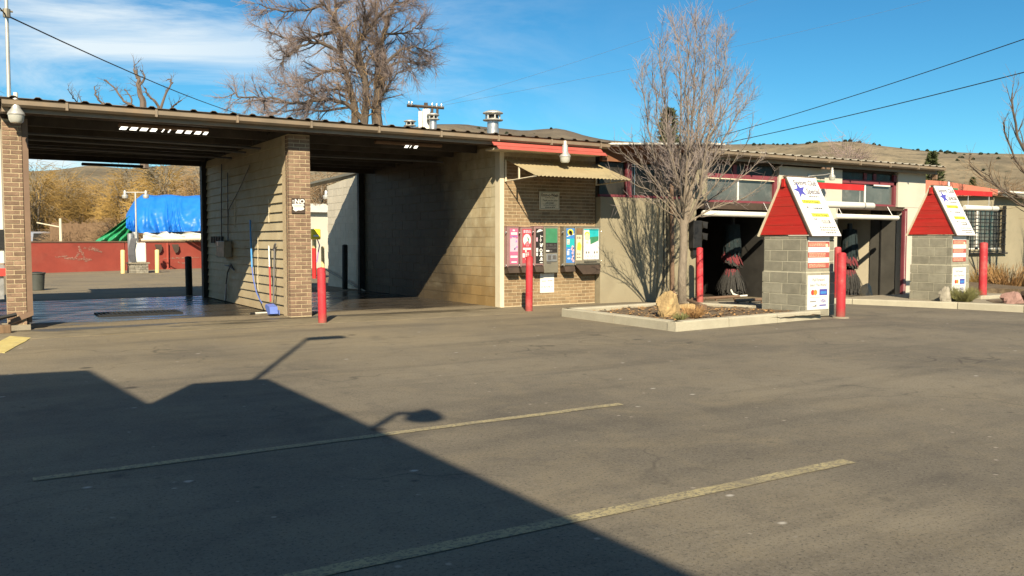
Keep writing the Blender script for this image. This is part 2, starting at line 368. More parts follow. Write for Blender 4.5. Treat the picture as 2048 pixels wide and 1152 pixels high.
def asphalt():
    m = bpy.data.materials.new('asphalt'); g = G(m)
    X, Y, Z = g.sep()
    c = g.mix(g.rng(g.noise(.3, 6, .62), .38, .64), (.112, .097, .074), (.190, .163, .117))
    c = g.mix(g.rng(g.noise(1.3, 6, .72, dist=.8), .46, .70, 0, .6), c, (.198, .163, .106))
    c = g.mix(g.rng(g.noise(4.5, 5, .75), .50, .72, 0, .5), c, (.070, .061, .047))
    # pale washed-out dust close to the wash apron
    ap = g.math('MULTIPLY', g.rng(Y, 7.5, 13.0, 0, 1), g.rng(X, 13.5, 8.5, 0, 1))
    c = g.mix(g.math('MULTIPLY', ap, g.rng(g.noise(.7, 6, .65, dist=.5), .32, .66, .15, .85)), c, (.245, .196, .115))
    # dark tyre sweeps and pale scuffs
    v = g.mapping((.14, 1.2, 1), rot=(0, 0, R(-14)))
    c = g.mix(g.rng(g.noise(1.3, 6, .6, v), .52, .66, 0, .5), c, (.074, .064, .05))
    v = g.mapping((1.1, .13, 1), rot=(0, 0, R(24)))
    c = g.mix(g.rng(g.noise(1.6, 6, .62, v), .55, .7, 0, .4), c, (.19, .16, .112))
    # aggregate
    c = g.mix(g.rng(g.noise(38, 3, .85), .50, .70, 0, .55), c, (.20, .18, .145))
    c = g.mix(g.rng(g.noise(55, 2, .8), .54, .68, 0, .65), c, (.022, .02, .018))
    # spilt dark drops and pale gum / bird spots
    q = g.vor(1.1); c = g.mix(g.math('MULTIPLY', g.rng(q.outputs['Distance'], .04, .09, .8, 0), g.rng(g.noise(.6), .46, .54)), c, (.022, .02, .018))
    wv = g.mapping((1, 1.4, 1), (3.3, 1.2, 0)); q2 = g.vor(2.1, vec=wv)
    c = g.mix(g.math('MULTIPLY', g.rng(q2.outputs['Distance'], .03, .07, .9, 0), g.rng(g.noise(1.1, 3), .46, .52)), c, (.40, .37, .32))
    q4 = g.vor(5.5); c = g.mix(g.math('MULTIPLY', g.rng(q4.outputs['Distance'], .05, .10, .7, 0), g.rng(g.noise(2.3, 3), .52, .56)), c, (.34, .30, .24))
    q5 = g.vor(3.7, vec=g.mapping((1, 1, 1), (7, 2, 0))); c = g.mix(g.math('MULTIPLY', g.rng(q5.outputs['Distance'], .04, .13, .6, 0), g.rng(g.noise(1.7, 3), .53, .58)), c, (.03, .027, .022))
    c = g.mix(g.rng(g.noise(.55, 5, .6, dist=1.2), .60, .70, 0, .35), c, (.045, .041, .036))
    # cracks
    dv = g.n.new('ShaderNodeVectorMath'); dv.operation = 'ADD'; nn = g.n.new('ShaderNodeTexNoise'); nn.inputs['Scale'].default_value = 1.3; g.l(g.pos, nn.inputs['Vector']); g.l(g.pos, dv.inputs[0]); g.l(nn.outputs['Color'], dv.inputs[1])
    q3 = g.vor(.33, 'DISTANCE_TO_EDGE', dv.outputs[0])
    c = g.mix(g.math('MULTIPLY', g.rng(q3.outputs['Distance'], .001, .006, .45, 0), g.rng(g.noise(.5), .46, .58)), c, (.02, .018, .016))
    g.l(c, g.b.inputs['Base Color']); g.b.inputs['Roughness'].default_value = .9; g.b.inputs['Specular IOR Level'].default_value = .3
    h = g.math('ADD', g.noise(130, 3, .8), g.math('MULTIPLY', g.noise(28, 3), .6)); g.bump(h, .55, .012)
    return m
def baywall():
    # stained painted block, bay shade coloured in darker with depth, with spray-washed streaks
    m = bpy.data.materials.new('stained_shaded_block'); g = G(m); X, Y, Z = g.sep()
    c = g.mix(g.rng(g.noise(3), .3, .7), (.43, .37, .24), (.50, .44, .29))
    c = g.mix(g.rng(g.noise(1.4, 6, .7), .42, .66, 0, .7), c, (.30, .215, .105))
    low = g.rng(g.math('ADD', Z, g.math('MULTIPLY', g.noise(1.1, 5), 1.9)), 1.15, 2.6, .9, 0)
    c = g.mix(low, c, (.24, .148, .05))
    deep_shade = g.rng(g.math('ADD', Y, g.math('MULTIPLY', g.noise(.9, 5, .7), 2.2)), 16.9, 18.4, 0, .93)  # shade of the bay interior painted into the block colour
    c = g.mix(deep_shade, c, (.055, .043, .026))
    st = g.mapping((1, .8, 2.2), rot=(R(38), 0, 0)); c = g.mix(g.math('MULTIPLY', deep_shade, g.rng(g.noise(.9, 5, .6, st), .58, .72, 0, .45)), c, (.19, .165, .11))
    oi = g.n.new('ShaderNodeObjectInfo'); hsv = g.n.new('ShaderNodeHueSaturation'); g.l(g.rng(oi.outputs['Random'], 0, 1, .9, 1.1), hsv.inputs['Value']); g.l(c, hsv.inputs['Color'])
    g.l(hsv.outputs[0], g.b.inputs['Base Color']); g.b.inputs['Roughness'].default_value = .6; g.b.inputs['Specular IOR Level'].default_value = .3; g.bump(g.noise(70, 3), .25, .01); return m
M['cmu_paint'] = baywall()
M['asphalt'] = asphalt()
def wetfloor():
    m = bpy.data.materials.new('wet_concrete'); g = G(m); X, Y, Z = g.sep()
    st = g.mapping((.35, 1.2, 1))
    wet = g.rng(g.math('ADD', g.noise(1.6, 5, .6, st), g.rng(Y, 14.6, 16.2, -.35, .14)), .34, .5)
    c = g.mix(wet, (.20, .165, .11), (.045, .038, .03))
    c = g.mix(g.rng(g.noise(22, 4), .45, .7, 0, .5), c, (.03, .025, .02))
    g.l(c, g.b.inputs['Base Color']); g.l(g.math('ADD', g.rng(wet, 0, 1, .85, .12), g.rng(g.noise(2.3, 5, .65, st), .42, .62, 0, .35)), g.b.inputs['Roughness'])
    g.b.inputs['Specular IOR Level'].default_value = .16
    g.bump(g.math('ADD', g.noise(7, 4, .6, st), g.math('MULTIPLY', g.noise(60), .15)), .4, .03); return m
def apronmat():
    m = bpy.data.materials.new('apron_concrete'); g = G(m); st = g.mapping((.45, 1.5, 1)); X, Y, Z = g.sep()
    c = g.mix(g.rng(g.noise(1.6, 5), .35, .65), (.15, .125, .08), (.215, .18, .118))
    c = g.mix(g.rng(g.noise(14, 4), .45, .7, 0, .4), c, (.10, .085, .06))
    wet = g.rng(g.math('ADD', g.noise(1.5, 6, .65, st), g.rng(Y, 13.5, 14.7, -.22, .10)), .46, .56)
    c = g.mix(g.math('MULTIPLY', wet, .85), c, (.055, .046, .033)); g.l(c, g.b.inputs['Base Color']); g.l(g.rng(wet, 0, 1, .9, .45), g.b.inputs['Roughness']); g.b.inputs['Specular IOR Level'].default_value = .25
    q3 = g.vor(.6, 'DISTANCE_TO_EDGE'); g.bump(g.noise(90, 3), .4, .01); return m
M['apron'] = apronmat()
M['wet'] = wetfloor()
def dry_line():
    m = bpy.data.materials.new('line_paint'); g = G(m)
    c = g.mix(g.rng(g.noise(3), .3, .7), (.27, .225, .115), (.36, .305, .16))
    c = g.mix(g.rng(g.noise(42, 4, .75), .46, .62, 0, .95), c, (.10, .09, .07)); c = g.mix(g.rng(g.noise(4, 6, .75), .44, .66, 0, .85), c, (.15, .128, .09))
    g.l(c, g.b.inputs['Base Color']); g.b.inputs['Roughness'].default_value = .85; g.bump(g.noise(110, 3, .8), .5, .01); return m
M['line'] = dry_line()
def yellowpaint():
    m = bpy.data.materials.new('kerb_yellow'); g = G(m)
    c = g.mix(g.rng(g.noise(4), .3, .7), (.42, .33, .10), (.50, .42, .16)); c = g.mix(g.rng(g.noise(9, 5, .75), .54, .68, 0, .9), c, (.20, .17, .12))
    g.l(c, g.b.inputs['Base Color']); g.b.inputs['Roughness'].default_value = .8; return m
M['kerb_yellow'] = yellowpaint()
def hillmat():
    m = bpy.data.materials.new('dry_hillside'); g = G(m)
    st = g.mapping((1, 1, 2.6))
    c = g.mix(g.rng(g.noise(.006, 6, .62, st), .34, .66), (.135, .108, .072), (.265, .215, .14))
    c = g.mix(g.rng(g.noise(.03, 6, .7, st), .46, .68, 0, .75), c, (.10, .088, .062))
    c = g.mix(g.rng(g.noise(.07, 5, .8, st), .52, .64, 0, .65), c, (.075, .07, .05))
    c = g.mix(g.rng(g.noise(.13, 3, .75), .56, .7, 0, .7), c, (.05, .052, .036))
    X, Y, Z = g.sep(); c = g.mix(g.rng(g.math('ADD', Z, g.math('MULTIPLY', g.noise(.01), 60)), 165, 205, 0, .7), c, (.10, .082, .066))
    g.l(c, g.b.inputs['Base Color']); g.b.inputs['Roughness'].default_value = 1; g.b.inputs['Specular IOR Level'].default_value = .1; return m
M['hill'] = hillmat()
D('plain', (.20, .155, .095), 1, .25, .08, fine=(1.5, .4))

# ================================================================== the ground and the hills
from mathutils import noise as mnoise
def sheet(name, xs, ys, dz, m):
    mb = MB(); nx = len(xs)
    vs = [(x, y, gz(x)+dz) for y in ys for x in xs]
    fs = [(j*nx+i, j*nx+i+1, (j+1)*nx+i+1, (j+1)*nx+i) for j in range(len(ys)-1) for i in range(nx-1)]
    o = mb.add(vs, fs).build(name, m, recalc=False); return tag(o, kind='structure')
sheet('ground', [-4000, -60, 12, 26, 60, 4000], [-4000, 0, 60, 4000], -.03, M['plain'])
sheet('parking_lot', [-70, 12, 26, 75], [-45, 0, 30, 58], 0, M['asphalt'])
RIDGE = [(-900, 352), (-300, 345), (0, 346), (120, 340), (185, 331), (260, 338), (420, 325), (600, 300), (760, 266), (870, 250), (930, 250), (965, 255), (1000, 258), (1050, 263), (1080, 260), (1110, 258), (1135, 262), (1170, 273), (1210, 281), (1300, 288), (1400, 291), (1500, 289), (1580, 290), (1650, 284), (1700, 284), (1760, 293), (1850, 303), (1950, 307), (2048, 309), (2500, 300), (3200, 316)]
def ridge_px(x):
    return float(np.interp(x, [a for a, b in RIDGE], [b for a, b in RIDGE]))
def hill_pt(ang, t):
    """ang: heading from +Y; t 0..1 from the hill's foot up to the ridge, above 1 behind it"""
    rel = ang-YAW; dd = 1450.0
    px = 1024+F*math.tan(rel) if abs(rel) < R(50) else (3200 if rel > 0 else -900)
    H = (HZ-ridge_px(px))/F*dd*math.cos(rel if abs(rel) < R(50) else R(50))+1.3
    d = 330+(dd-330)*t
    x, y = math.sin(ang)*d, math.cos(ang)*d
    s = t if t <= 1 else 2-t
    prof = max(0, s)**1.15
    fold = mnoise.noise(Vector((x*.006, y*.006, 1)))*.16+mnoise.noise(Vector((x*.018, y*.018, 4)))*.05
    w = math.sin(math.pi*min(1, max(0, s)))**.8
    return Vector((x, y, -.5+H*(prof+fold*w*.9)))
mb = MB(); NA, NT = 260, 26
ts = [i/20*1.0 for i in range(21)]+[1.05, 1.15, 1.35, 1.6, 1.95]
vs = [hill_pt(YAW-R(75)+R(150)*a/NA, t) for t in ts for a in range(NA+1)]
fs = [(j*(NA+1)+i, j*(NA+1)+i+1, (j+1)*(NA+1)+i+1, (j+1)*(NA+1)+i) for j in range(len(ts)-1) for i in range(NA)]
tag(mb.add(vs, fs).build('hills', M['hill'], smooth=True, recalc=False), kind='structure')

# concrete aprons and floors
mb = MB(); mb.box(.30, 8.82, 13.38, 14.72, -.05, .006); tag(mb.build('concrete_apron', M['apron']), kind='structure')
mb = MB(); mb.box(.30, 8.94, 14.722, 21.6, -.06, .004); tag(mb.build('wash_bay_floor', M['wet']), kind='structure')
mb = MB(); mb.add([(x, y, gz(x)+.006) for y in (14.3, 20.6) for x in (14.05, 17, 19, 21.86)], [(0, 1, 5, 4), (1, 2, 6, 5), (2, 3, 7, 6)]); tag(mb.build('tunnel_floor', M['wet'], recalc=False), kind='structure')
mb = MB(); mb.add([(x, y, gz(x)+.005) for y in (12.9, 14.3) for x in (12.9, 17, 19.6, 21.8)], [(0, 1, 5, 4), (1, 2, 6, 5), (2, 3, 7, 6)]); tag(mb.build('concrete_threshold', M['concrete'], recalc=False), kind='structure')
# painted parking lines (along X), worn
for (x0, x1, y, w) in ((.27, 4.47, 5.46, .085), (-1.0, 4.47, 3.30, .10), (-1, 4.4, 1.1, .1)):
    mb = MB(); n = 24
    vs = []
    for i in range(n+1):
        x = x0+(x1-x0)*i/n; e = mnoise.noise(Vector((x*6, y, 0)))*.008
        vs += [(x, y-w/2+e+.02*(i/n), .004), (x, y+w/2+e+.02*(i/n), .004)]
    tag(mb.add(vs, [(2*i, 2*i+2, 2*i+3, 2*i+1) for i in range(n)]).build('parking_line', M['line'], recalc=False), kind='structure')
# yellow painted kerb nose beside the pillar
mb = MB(); k0, k1, k2 = onZ(62, 676), onZ(0, 712), onZ(20, 673); kd = (k1-k0).normalized()*1.7; a = [k0, k0+kd*.3+Vector((.012, -.01, 0)), k0+kd*.55, k0+kd, k2+kd, k2+kd*.5, k2]
mb.prism([(p.x, p.y) for p in a], .0, .008, 'z'); tag(mb.build('kerb_paint', M['kerb_yellow']), kind='structure')

# ================================================================== self-serve wash bays
bay = thing('wash_bay_building', 'open two-bay self-serve wash building with brick pillars under a corrugated roof', 'car wash', (.3, 14.7, 0))
COURSE = .0677
def brick_field(parent, mb_mortar, x0, x1, y, z0, z1, m, depth=.1, offset=0, limit=None, name='brick', L_=.203):
    """running bond on a wall facing -Y; returns rectangles"""
    out = []; k = 0; z = z0
    while z+COURSE <= z1+.005:
        x = x0-(L_/2 if (k+offset) % 2 else 0)
        while x < x1-.012:
            a, b = max(x, x0), min(x+L_, x1)
            if b-a > .03: out.append((a+.0065, b-.0065, z+.0075, z+COURSE-.0075))
            x += L_
        z += COURSE; k += 1
    return out
def lay_bricks(parent, rects, y, m, depth=.09, name='brick'):
    for (a, b, z0, z1) in rects:
        j = rnd.uniform(-.003, .002)
        piece(name, a, b, y+j, y+depth, z0, z1, m, parent)
# slim end pillar
mb = MB(); mb.box(.472, .716, 14.757, 15.15, 0, 3.1); pil = mb.build('brick_pillar', M['mortar'], bay)
lay_bricks(pil, brick_field(None, None, .465, .72, 14.75, .085, 3.1, None), 14.75, M['brick'])
mb = MB(); mb.box(.40, .76, 14.70, 15.2, 0, .08); mb.build('pillar_base', M['concrete'], pil)
mb = MB(); mb.box(.723, .80, 14.765, 14.86, .24, 3.12); mb.box(.735, .79, 14.861, 15.2, .1, 3.12)
mb.prism([(.50, .10), (.80, .22), (.80, .30), (.50, .17)], 14.70, 14.747, 'y'); mb.build('steel_guard', M['brown_steel'], pil)
# middle pillar
mb = MB(); mb.box(4.70, 5.073, 14.737, 15.12, 0, 3.15); pil2 = mb.build('brick_pillar', M['mortar'], bay)
lay_bricks(pil2, brick_field(None, None, 4.69, 5.08, 14.73, .02, 3.15, None), 14.73, M['brick'])
mb = MB()
for k in range(46):   # the return bricks on the hidden sides
    z = .02+k*COURSE
    mb.box(4.98, 5.083, 14.84, 15.0, z+.006, z+.061); mb.box(4.69, 4.78, 14.84, 14.89, z+.006, z+.061)
tag(mb.build('return_bricks', M['brick'], pil2), kind='stuff')
# divider wall with lapped boards
mb = MB(); mb.box(4.76, 4.92, 14.90, 20.9, 0, 3.3); div = mb.build('divider_wall', M['dark_wall'], bay)
nb = 19; bh = 3.14/nb
for k in range(nb):
    ys = [14.90, 14.9+rnd.uniform(1.7, 2.3), 14.9+rnd.uniform(3.8, 4.6), 20.9]
    for a, b in zip(ys, ys[1:]):
        o = piece('siding_board', -.5, .5, -.5, .5, -.5, .5, M['siding'], div)
        off = wl(div); o.location = Vector((4.737, (a+b)/2, .02+bh*(k+.5)))-off
        o.scale = (.022, b-a-.008, bh+.004); o.rotation_euler = (0, R(10+rnd.uniform(-1, 1)), 0)
# conduit, control box, coin meter, wand hose on the divider
mb = MB()
def dv(px, py, off=.03): p = onX(px, py, 4.72-off); return p
for a, b in (((443, 328), (443, 484)), ((455, 345), (456, 484))):
    mb.tube([dv(*a), dv(*b)], .012, 6)
mb.tube([dv(455, 490), dv(457, 420), dv(478, 380), dv(500, 330)], .009, 5)
mb.build('conduit', M['hose_grey'], div)
c0, c1 = dv(445, 482), dv(462, 515)
mb = MB(); mb.bevbox(4.55, 4.715, c1.y, c0.y, c1.z, c0.z, .012); mb.build('control_box', M['steel_grey'], div)
mb = MB(); p = dv(449, 487); mb.box(4.544, 4.549, p.y-.06, p.y+.06, p.z-.05, p.z+.04); mb.build('box_plate', M['white_sheen'], div)
mb = MB(); pts = [dv(450, 530), dv(458, 532), dv(468, 540), dv(462, 528), dv(455, 545), dv(452, 570), dv(452, 598), dv(450, 602)]; mb.tube(pts, .014, 6); mb.build('wand_hose', M['hose_grey'], div)
mb = MB(); mb.tube([dv(452, 568, .05), dv(450, 601, .1)], .011, 6); mb.build('wand', M['galv'], div)
mb = MB()
for q in range(5):
    p = dv(424+5*q, 480); mb.box(4.66, 4.715, p.y-.02, p.y+.02, p.z-.07, p.z+.08)
mb.build('mat_clip', M['hose_grey'], div)
mb = MB()
for x_, y0_, y1_ in ((470, 388, 455), (538, 398, 445), (516, 472, 590)): mb.tube([dv(x_, y0_, .008), dv(x_, y1_, .008)], .007, 4)
mb.build('seam_batten', M['trim_cream'], div)
# dark frame post at the rear of the divider, rear header, front beam
mb = MB(); mb.box(4.62, 4.96, 20.905, 21.1, 0, 3.2); mb.build('rear_post', M['black'], bay)
mb = MB(); mb.box(.4, 8.93, 21.0, 21.12, 3.05, 3.30); mb.build('rear_header', M['beam'], bay)
mb = MB(); mb.box(.42, 8.93, 14.50, 14.66, 3.16, 3.31); mb.build('front_beam', M['dark_brown'], bay)
mb = MB(); mb.box(.42, .52, 15.2, 21.0, 3.12, 3.30); mb.build('side_beam', M['dark_brown'], bay)
for Y in (15.6, 16.6, 17.6, 18.6, 19.6, 20.4):
    mb = MB(); mb.box(.5, 4.6, Y, Y+.09, 3.12+.0, 3.27); mb.box(5.0, 8.9, Y, Y+.09, 3.12, 3.27); mb.build('purlin', M['ceiling'], bay)
mb = MB()
for Y, z in ((16.1, 3.05), (17.1, 3.06), (18.2, 3.04)): mb.tube([(.6, Y, z), (4.7, Y+.3, z)], .022, 6)
mb.tube([(5.0, 17.3, 3.04), (8.9, 17.1, 3.05)], .02, 6); mb.build('water_pipe', M['hose_grey'], bay)
# corrugated roof
def corrugated(x0, x1, ya, yb, za, zb, pitch=.305, h=.026, th=.008):
    mb = MB(); prof = []; x = x0
    while x < x1-.01:
        for dx, dz in ((0, 0), (pitch*.62, 0), (pitch*.72, h), (pitch*.88, h)):
            if x+dx < x1: prof.append((x+dx, dz))
        x += pitch
    prof.append((x1, 0)); n = len(prof)
    vs = [(x, ya, za+d) for x, d in prof]+[(x, yb, zb+d) for x, d in prof]+[(x, ya, za+d-th) for x, d in prof]+[(x, yb, zb+d-th) for x, d in prof]
    fs = []
    for i in range(n-1):
        fs += [(i, i+1, n+i+1, n+i), (2*n+i, 3*n+i, 3*n+i+1, 2*n+i+1), (i, 2*n+i, 2*n+i+1, i+1), (n+i, n+i+1, 3*n+i+1, 3*n+i)]
    fs += [(0, n, 3*n, 2*n), (n-1, 3*n-1, 4*n-1, 2*n-1)]
    return mb.add(vs, fs)
corrugated(.36, 11.30, 14.22, 22.0, 3.345, 3.30).build('roof', M['roof_metal'], bay)
def gutter(x0, x1, y, z, parent, m, h=.10):
    prof = [(y+.10, z+h), (y+.10, z), (y+.03, z-.004), (y-.01, z+.03), (y-.015, z+h-.012), (y-.028, z+h), (y-.012, z+h), (y-.002, z+h-.01), (y+.004, z+.035), (y+.035, z+.012), (y+.088, z+.014), (y+.088, z+h)]
    mb = MB(); mb.prism(prof, x0, x1, 'x'); g_ = mb.build('gutter', m, parent)
    x = x0+.8
    while x < x1:
        b = MB(); b.box(x, x+.035, y-.031, y+.02, z-.008, z+h+.004); b.build('gutter_bracket', m, g_); x += 1.22
    return g_
gutter(.46, 11.28, 14.25, 3.22, bay, M['gutter'])
mb = MB(); mb.box(.46, 8.62, 14.36, 14.40, 3.155, 3.335); mb.build('fascia_board', M['gutter'], bay)
# light fittings hung under the roof
def strip(x0, x1, y, z, segs):
    mb = MB(); mb.bevbox(x0, x1, y-.06, y+.06, z+.02, z+.075, .01); s_ = mb.build('strip_light', M['brown_steel'], bay)
    for a, b in segs:
        q = MB(); xa, xb = x0+(x1-x0)*a, x0+(x1-x0)*b; d = .035
        q.prism([(xa, z-.03), (xb-d, z-.03), (xb, z+.018), (xa+d, z+.018)], y-.05, y-.03, 'y'); q.build('tube_segment', M['lit_tube'], s_)
p0, p1 = onY(237, 256, 15.0), onY(416, 264, 15.0)
strip(p0.x, p1.x, 15.0, (p0.z+p1.z)/2-.01, [(.0, .10), (.11, .21), (.22, .32), (.33, .42), (.46, .50), (.53, .57), (.62, .71), (.72, .81), (.83, .92), (.93, 1)])
p0, p1 = onY(750, 289, 15.2), onY(882, 295, 15.2)
strip(p0.x, p1.x, 15.2, (p0.z+p1.z)/2-.01, [(.42, .49), (.5, .53), (.56, .63)])
p0, p1 = onY(163, 328, 20.8), onY(286, 330, 20.8)
mb = MB(); mb.bevbox(p0.x, p1.x, 20.75, 20.85, p0.z-.03, p0.z+.03, .01); mb.build('sign_tube', M['black'], bay)

# ================================================================== brick equipment room
room = thing('equipment_room', 'brick equipment room with red fascia boards between the wash bays and the tunnel', 'building', (8.95, 14.7, 0))
mb = MB(); mb.box(9.03, 11.30, 14.757, 14.95, 0, 3.2); bw = mb.build('brick_wall', M['mortar'], room)
rects = brick_field(None, None, 9.02, 11.30, 14.75, .02, 3.06, None)
def hidden(r): return .78 < r[2] < 1.6 and (9.0 < (r[0]+r[1])/2 < 10.25 or 10.4 < (r[0]+r[1])/2 < 11.3)
vis = [r for r in rects if not hidden(r)]
vis.sort(key=lambda r: -(r[1]-r[0])); top = vis[:298]
lay_bricks(bw, top, 14.75, M['brick_tan'])
mb = MB()
for r in vis[298:]+[r for r in rects if hidden(r)]: mb.box(r[0], r[1], 14.75, 14.84, r[2], r[3])
tag(mb.build('bricks', M['brick_tan'], bw), kind='stuff')
# painted block wall along the bay, with its corner trim
mb = MB(); mb.box(8.962, 9.028, 14.86, 21.8, 0, 3.28); blw = mb.build('block_wall', M['joint_dark'], room)
k = 0; z = .0
while z < 3.2:
    y = 14.93-(.2 if k % 2 else 0)
    while y < 21.8:
        a, b = max(y, 14.93), min(y+.4, 21.8)
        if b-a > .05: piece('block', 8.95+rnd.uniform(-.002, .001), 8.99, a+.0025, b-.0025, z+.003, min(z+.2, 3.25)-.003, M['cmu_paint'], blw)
        y += .4
    z += .2; k += 1
mb = MB(); mb.box(8.93, 9.026, 14.74, 14.925, 0, 3.12); mb.build('corner_trim', M['trim_cream'], room)
# the wall carries on behind the bay, sunlit above, with a roof edge falling away
mb = MB(); mb.prism([(21.85, 0), (24.5, 0), (24.5, 2.92), (21.85, 3.13)], 8.96, 9.2, 'x'); ew = mb.build('rear_wall', M['joint_grey'], room)
k = 0; z = 0
while z < 3.1:
    y = 21.86-(.2 if k % 2 else 0)
    while y < 24.5:
        a, b = max(y, 21.86), min(y+.4, 24.5); zt = min(z+.2, 3.13-(b-21.85)*.08)
        if b-a > .05 and zt-z > .05: piece('block', 8.945, 8.98, a+.003, b-.003, z+.003, zt-.003, M['cmu_pale'], ew)
        y += .4
    z += .2; k += 1
mb = MB(); mb.prism([(21.8, 3.14), (30.5, 2.93), (30.5, 2.99), (21.8, 3.20)], 8.90, 9.3, 'x'); mb.build('roof_edge', M['steel_grey'], room)
mb = MB(); mb.box(8.80, 8.945, 21.72, 21.84, 0, 3.2); mb.build('rear_post', M['black'], room)
mb = MB(); mb.tube([onX(650, 538, 8.85), onX(731, 583, 8.85)], .025, 6); mb.build('hand_rail', M['steel_grey'], room)
# red fascia: two leaning boards
for (za, zb, y0, y1) in ((3.05, 3.118, 14.17, 14.09), (3.122, 3.195, 14.245, 14.165)):
    mb = MB(); mb.prism([(y1, za), (y1+.02, za), (y0+.02, zb), (y0, zb)][::-1], 8.46+(.06 if za < 3.1 else 0), 11.05+(.05 if za < 3.1 else 0), 'x'); mb.build('fascia_board', M['red_fascia'], room)
mb = MB(); mb.box(8.60, 11.10, 14.19, 14.745, 3.07, 3.10); mb.build('soffit', M['trim_cream'], room)

# ================================================================== tunnel wash building
tun = thing('tunnel_wash_building', 'low stucco tunnel wash building with red framed windows over two dark bay openings', 'building', (11.3, 14.6, 0))
def pt(name, m, *b, parent=tun):
    mb = MB()
    for q in b: mb.box(*q)
    return mb.build(name, m, parent)
pt('stucco_panel', M['stucco'], (11.32, 12.90, 14.60, 14.8, -.05, 2.25))
pt('wall_pier', M['stucco'], (12.905, 14.03, 14.57, 14.8, -.1, 2.24), (13.68, 14.36, 14.565, 14.82, 2.245, 3.14))
pt('wall_pier', M['stucco_white'], (16.8, 19.0, 14.60, 14.85, -.3, 2.20), (16.78, 19.15, 14.595, 14.86, 2.205, 3.14))
pt('wall_pier', M['stucco_white'], (21.84, 22.75, 14.60, 14.85, -.4, 2.235), (21.5, 22.75, 14.595, 14.86, 2.24, 3.18))
pt('wall_cap', M['beam'], (11.32, 13.67, 14.66, 14.9, 3.0, 3.25), (14.0, 22.7, 14.72, 14.9, 3.12, 3.30))
# shaded recessed window band beside the brick room
def window(x0, x1, z0, z1, y, bars, rail, name='window'):
    mb = MB(); mb.box(x0, x1, y+.1, y+.14, z0, z1); w = mb.build(name, M['dark_wall'], tun)
    fr = [(x0, x1, y-.01, y+.06, z0, z0+.05)]
    if rail: fr.append((x0, x1, y-.02, y+.07, rail, rail+.10))
    for b in bars: fr.append(b)
    mb = MB()
    for f_ in fr: mb.box(*f_)
    mb.build('frame', M['red_frame'], w); return w
w = window(11.34, 13.66, 2.26, 2.99, 14.66, [(12.05, 12.20, 14.64, 14.70, 2.31, 2.99)], None)
pt('pane', M['glass_dark'], (11.36, 12.04, 14.70, 14.71, 2.31, 2.99), parent=w); pt('pane', M['glass_dark'], (12.21, 12.9, 14.70, 14.71, 2.31, 2.99), parent=w); pt('pane', M['glass_dark'], (12.93, 13.64, 14.70, 14.71, 2.31, 2.99), parent=w)
pt('mullion', M['galv'], (12.22, 12.245, 14.685, 14.698, 2.31, 2.99), (12.30, 12.32, 14.685, 14.698, 2.31, 2.99), parent=w)
w = window(14.37, 16.77, 2.22, 3.12, 14.66, [(16.66, 16.765, 14.64, 14.72, 2.275, 2.785), (15.30, 15.42, 14.68, 14.74, 2.89, 3.11), (15.72, 15.84, 14.68, 14.74, 2.89, 3.11)], 2.78)
for a, b in ((14.39, 15.45), (15.5, 16.65)): pt('pane', M['pane'], (a, b, 14.70, 14.71, 2.275, 2.775), parent=w)
for a, b in ((14.39, 15.29), (15.43, 15.71), (15.85, 16.75)): pt('pane', M['glass_dark'], (a, b, 14.705, 14.715, 2.885, 3.1), parent=w)
pt('mullion', M['white_sheen'], (15.455, 15.495, 14.68, 14.70, 2.275, 2.775), parent=w)
pt('sill_strip', M['trim_cream'], (14.39, 16.65, 14.625, 14.638, 2.755, 2.778), parent=w)
w = window(19.16, 21.49, 2.25, 3.14, 14.66, [(21.38, 21.485, 14.64, 14.72, 2.305, 3.10), (20.15, 20.27, 14.68, 14.74, 2.93, 3.11), (20.55, 20.67, 14.68, 14.74, 2.93, 3.11)], 2.82)
for a, b in ((19.18, 20.18), (20.24, 21.37)): pt('pane', M['pane'], (a, b, 14.70, 14.71, 2.305, 2.815), parent=w)
for a, b in ((19.18, 20.14), (20.28, 20.54), (20.68, 21.37)): pt('pane', M['glass_dark'], (a, b, 14.705, 14.715, 2.925, 3.1), parent=w)
pt('mullion', M['white_sheen'], (20.185, 20.235, 14.68, 14.70, 2.305, 2.815), parent=w)
pt('sill_strip', M['white_sheen'], (20.5, 21.2, 14.625, 14.638, 2.78, 2.815), parent=w)
# lintels, jambs and the dark insides
pt('lintel', M['dark_brown'], (14.035, 16.795, 14.64, 14.80, 2.06, 2.218)); pt('lintel', M['dark_brown'], (19.0, 21.83, 14.64, 14.8, 2.14, 2.248))
pt('door_jamb', M['red_frame'], (21.70, 21.76, 14.52, 14.60, -.25, 2.13), (21.79, 21.835, 14.52, 14.598, -.25, 2.2))
pt('door_jamb', M['white_paint'], (21.762, 21.788, 14.53, 14.60, -.25, 2.13))
pt('back_wall', M['near_black_wall'], (13.9, 22.0, 20.6, 20.8, -.4, 3.1))
pt('inner_wall', M['near_black_wall'], (16.9, 18.9, 14.86, 20.6, -.4, 3.1)); pt('inner_wall', M['near_black_wall'], (13.8, 14.02, 14.83, 20.6, -.4, 3.1))
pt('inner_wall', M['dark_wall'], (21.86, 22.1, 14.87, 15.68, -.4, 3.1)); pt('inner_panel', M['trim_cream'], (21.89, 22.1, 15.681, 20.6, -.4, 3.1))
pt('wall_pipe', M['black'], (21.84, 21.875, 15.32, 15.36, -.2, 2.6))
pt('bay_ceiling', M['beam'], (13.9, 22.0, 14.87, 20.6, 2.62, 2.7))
pt('end_wall', M['stucco_white'], (22.56, 22.745, 14.865, 20.8, -.45, 3.15)); pt('rear_fill', M['beam'], (11.4, 13.75, 15.0, 20.6, 0, 3.2))
corrugated(13.4, 22.95, 14.12, 21.0, 3.355, 3.5, pitch=.305, h=.03).build('roof', M['roof_pale'], tun)
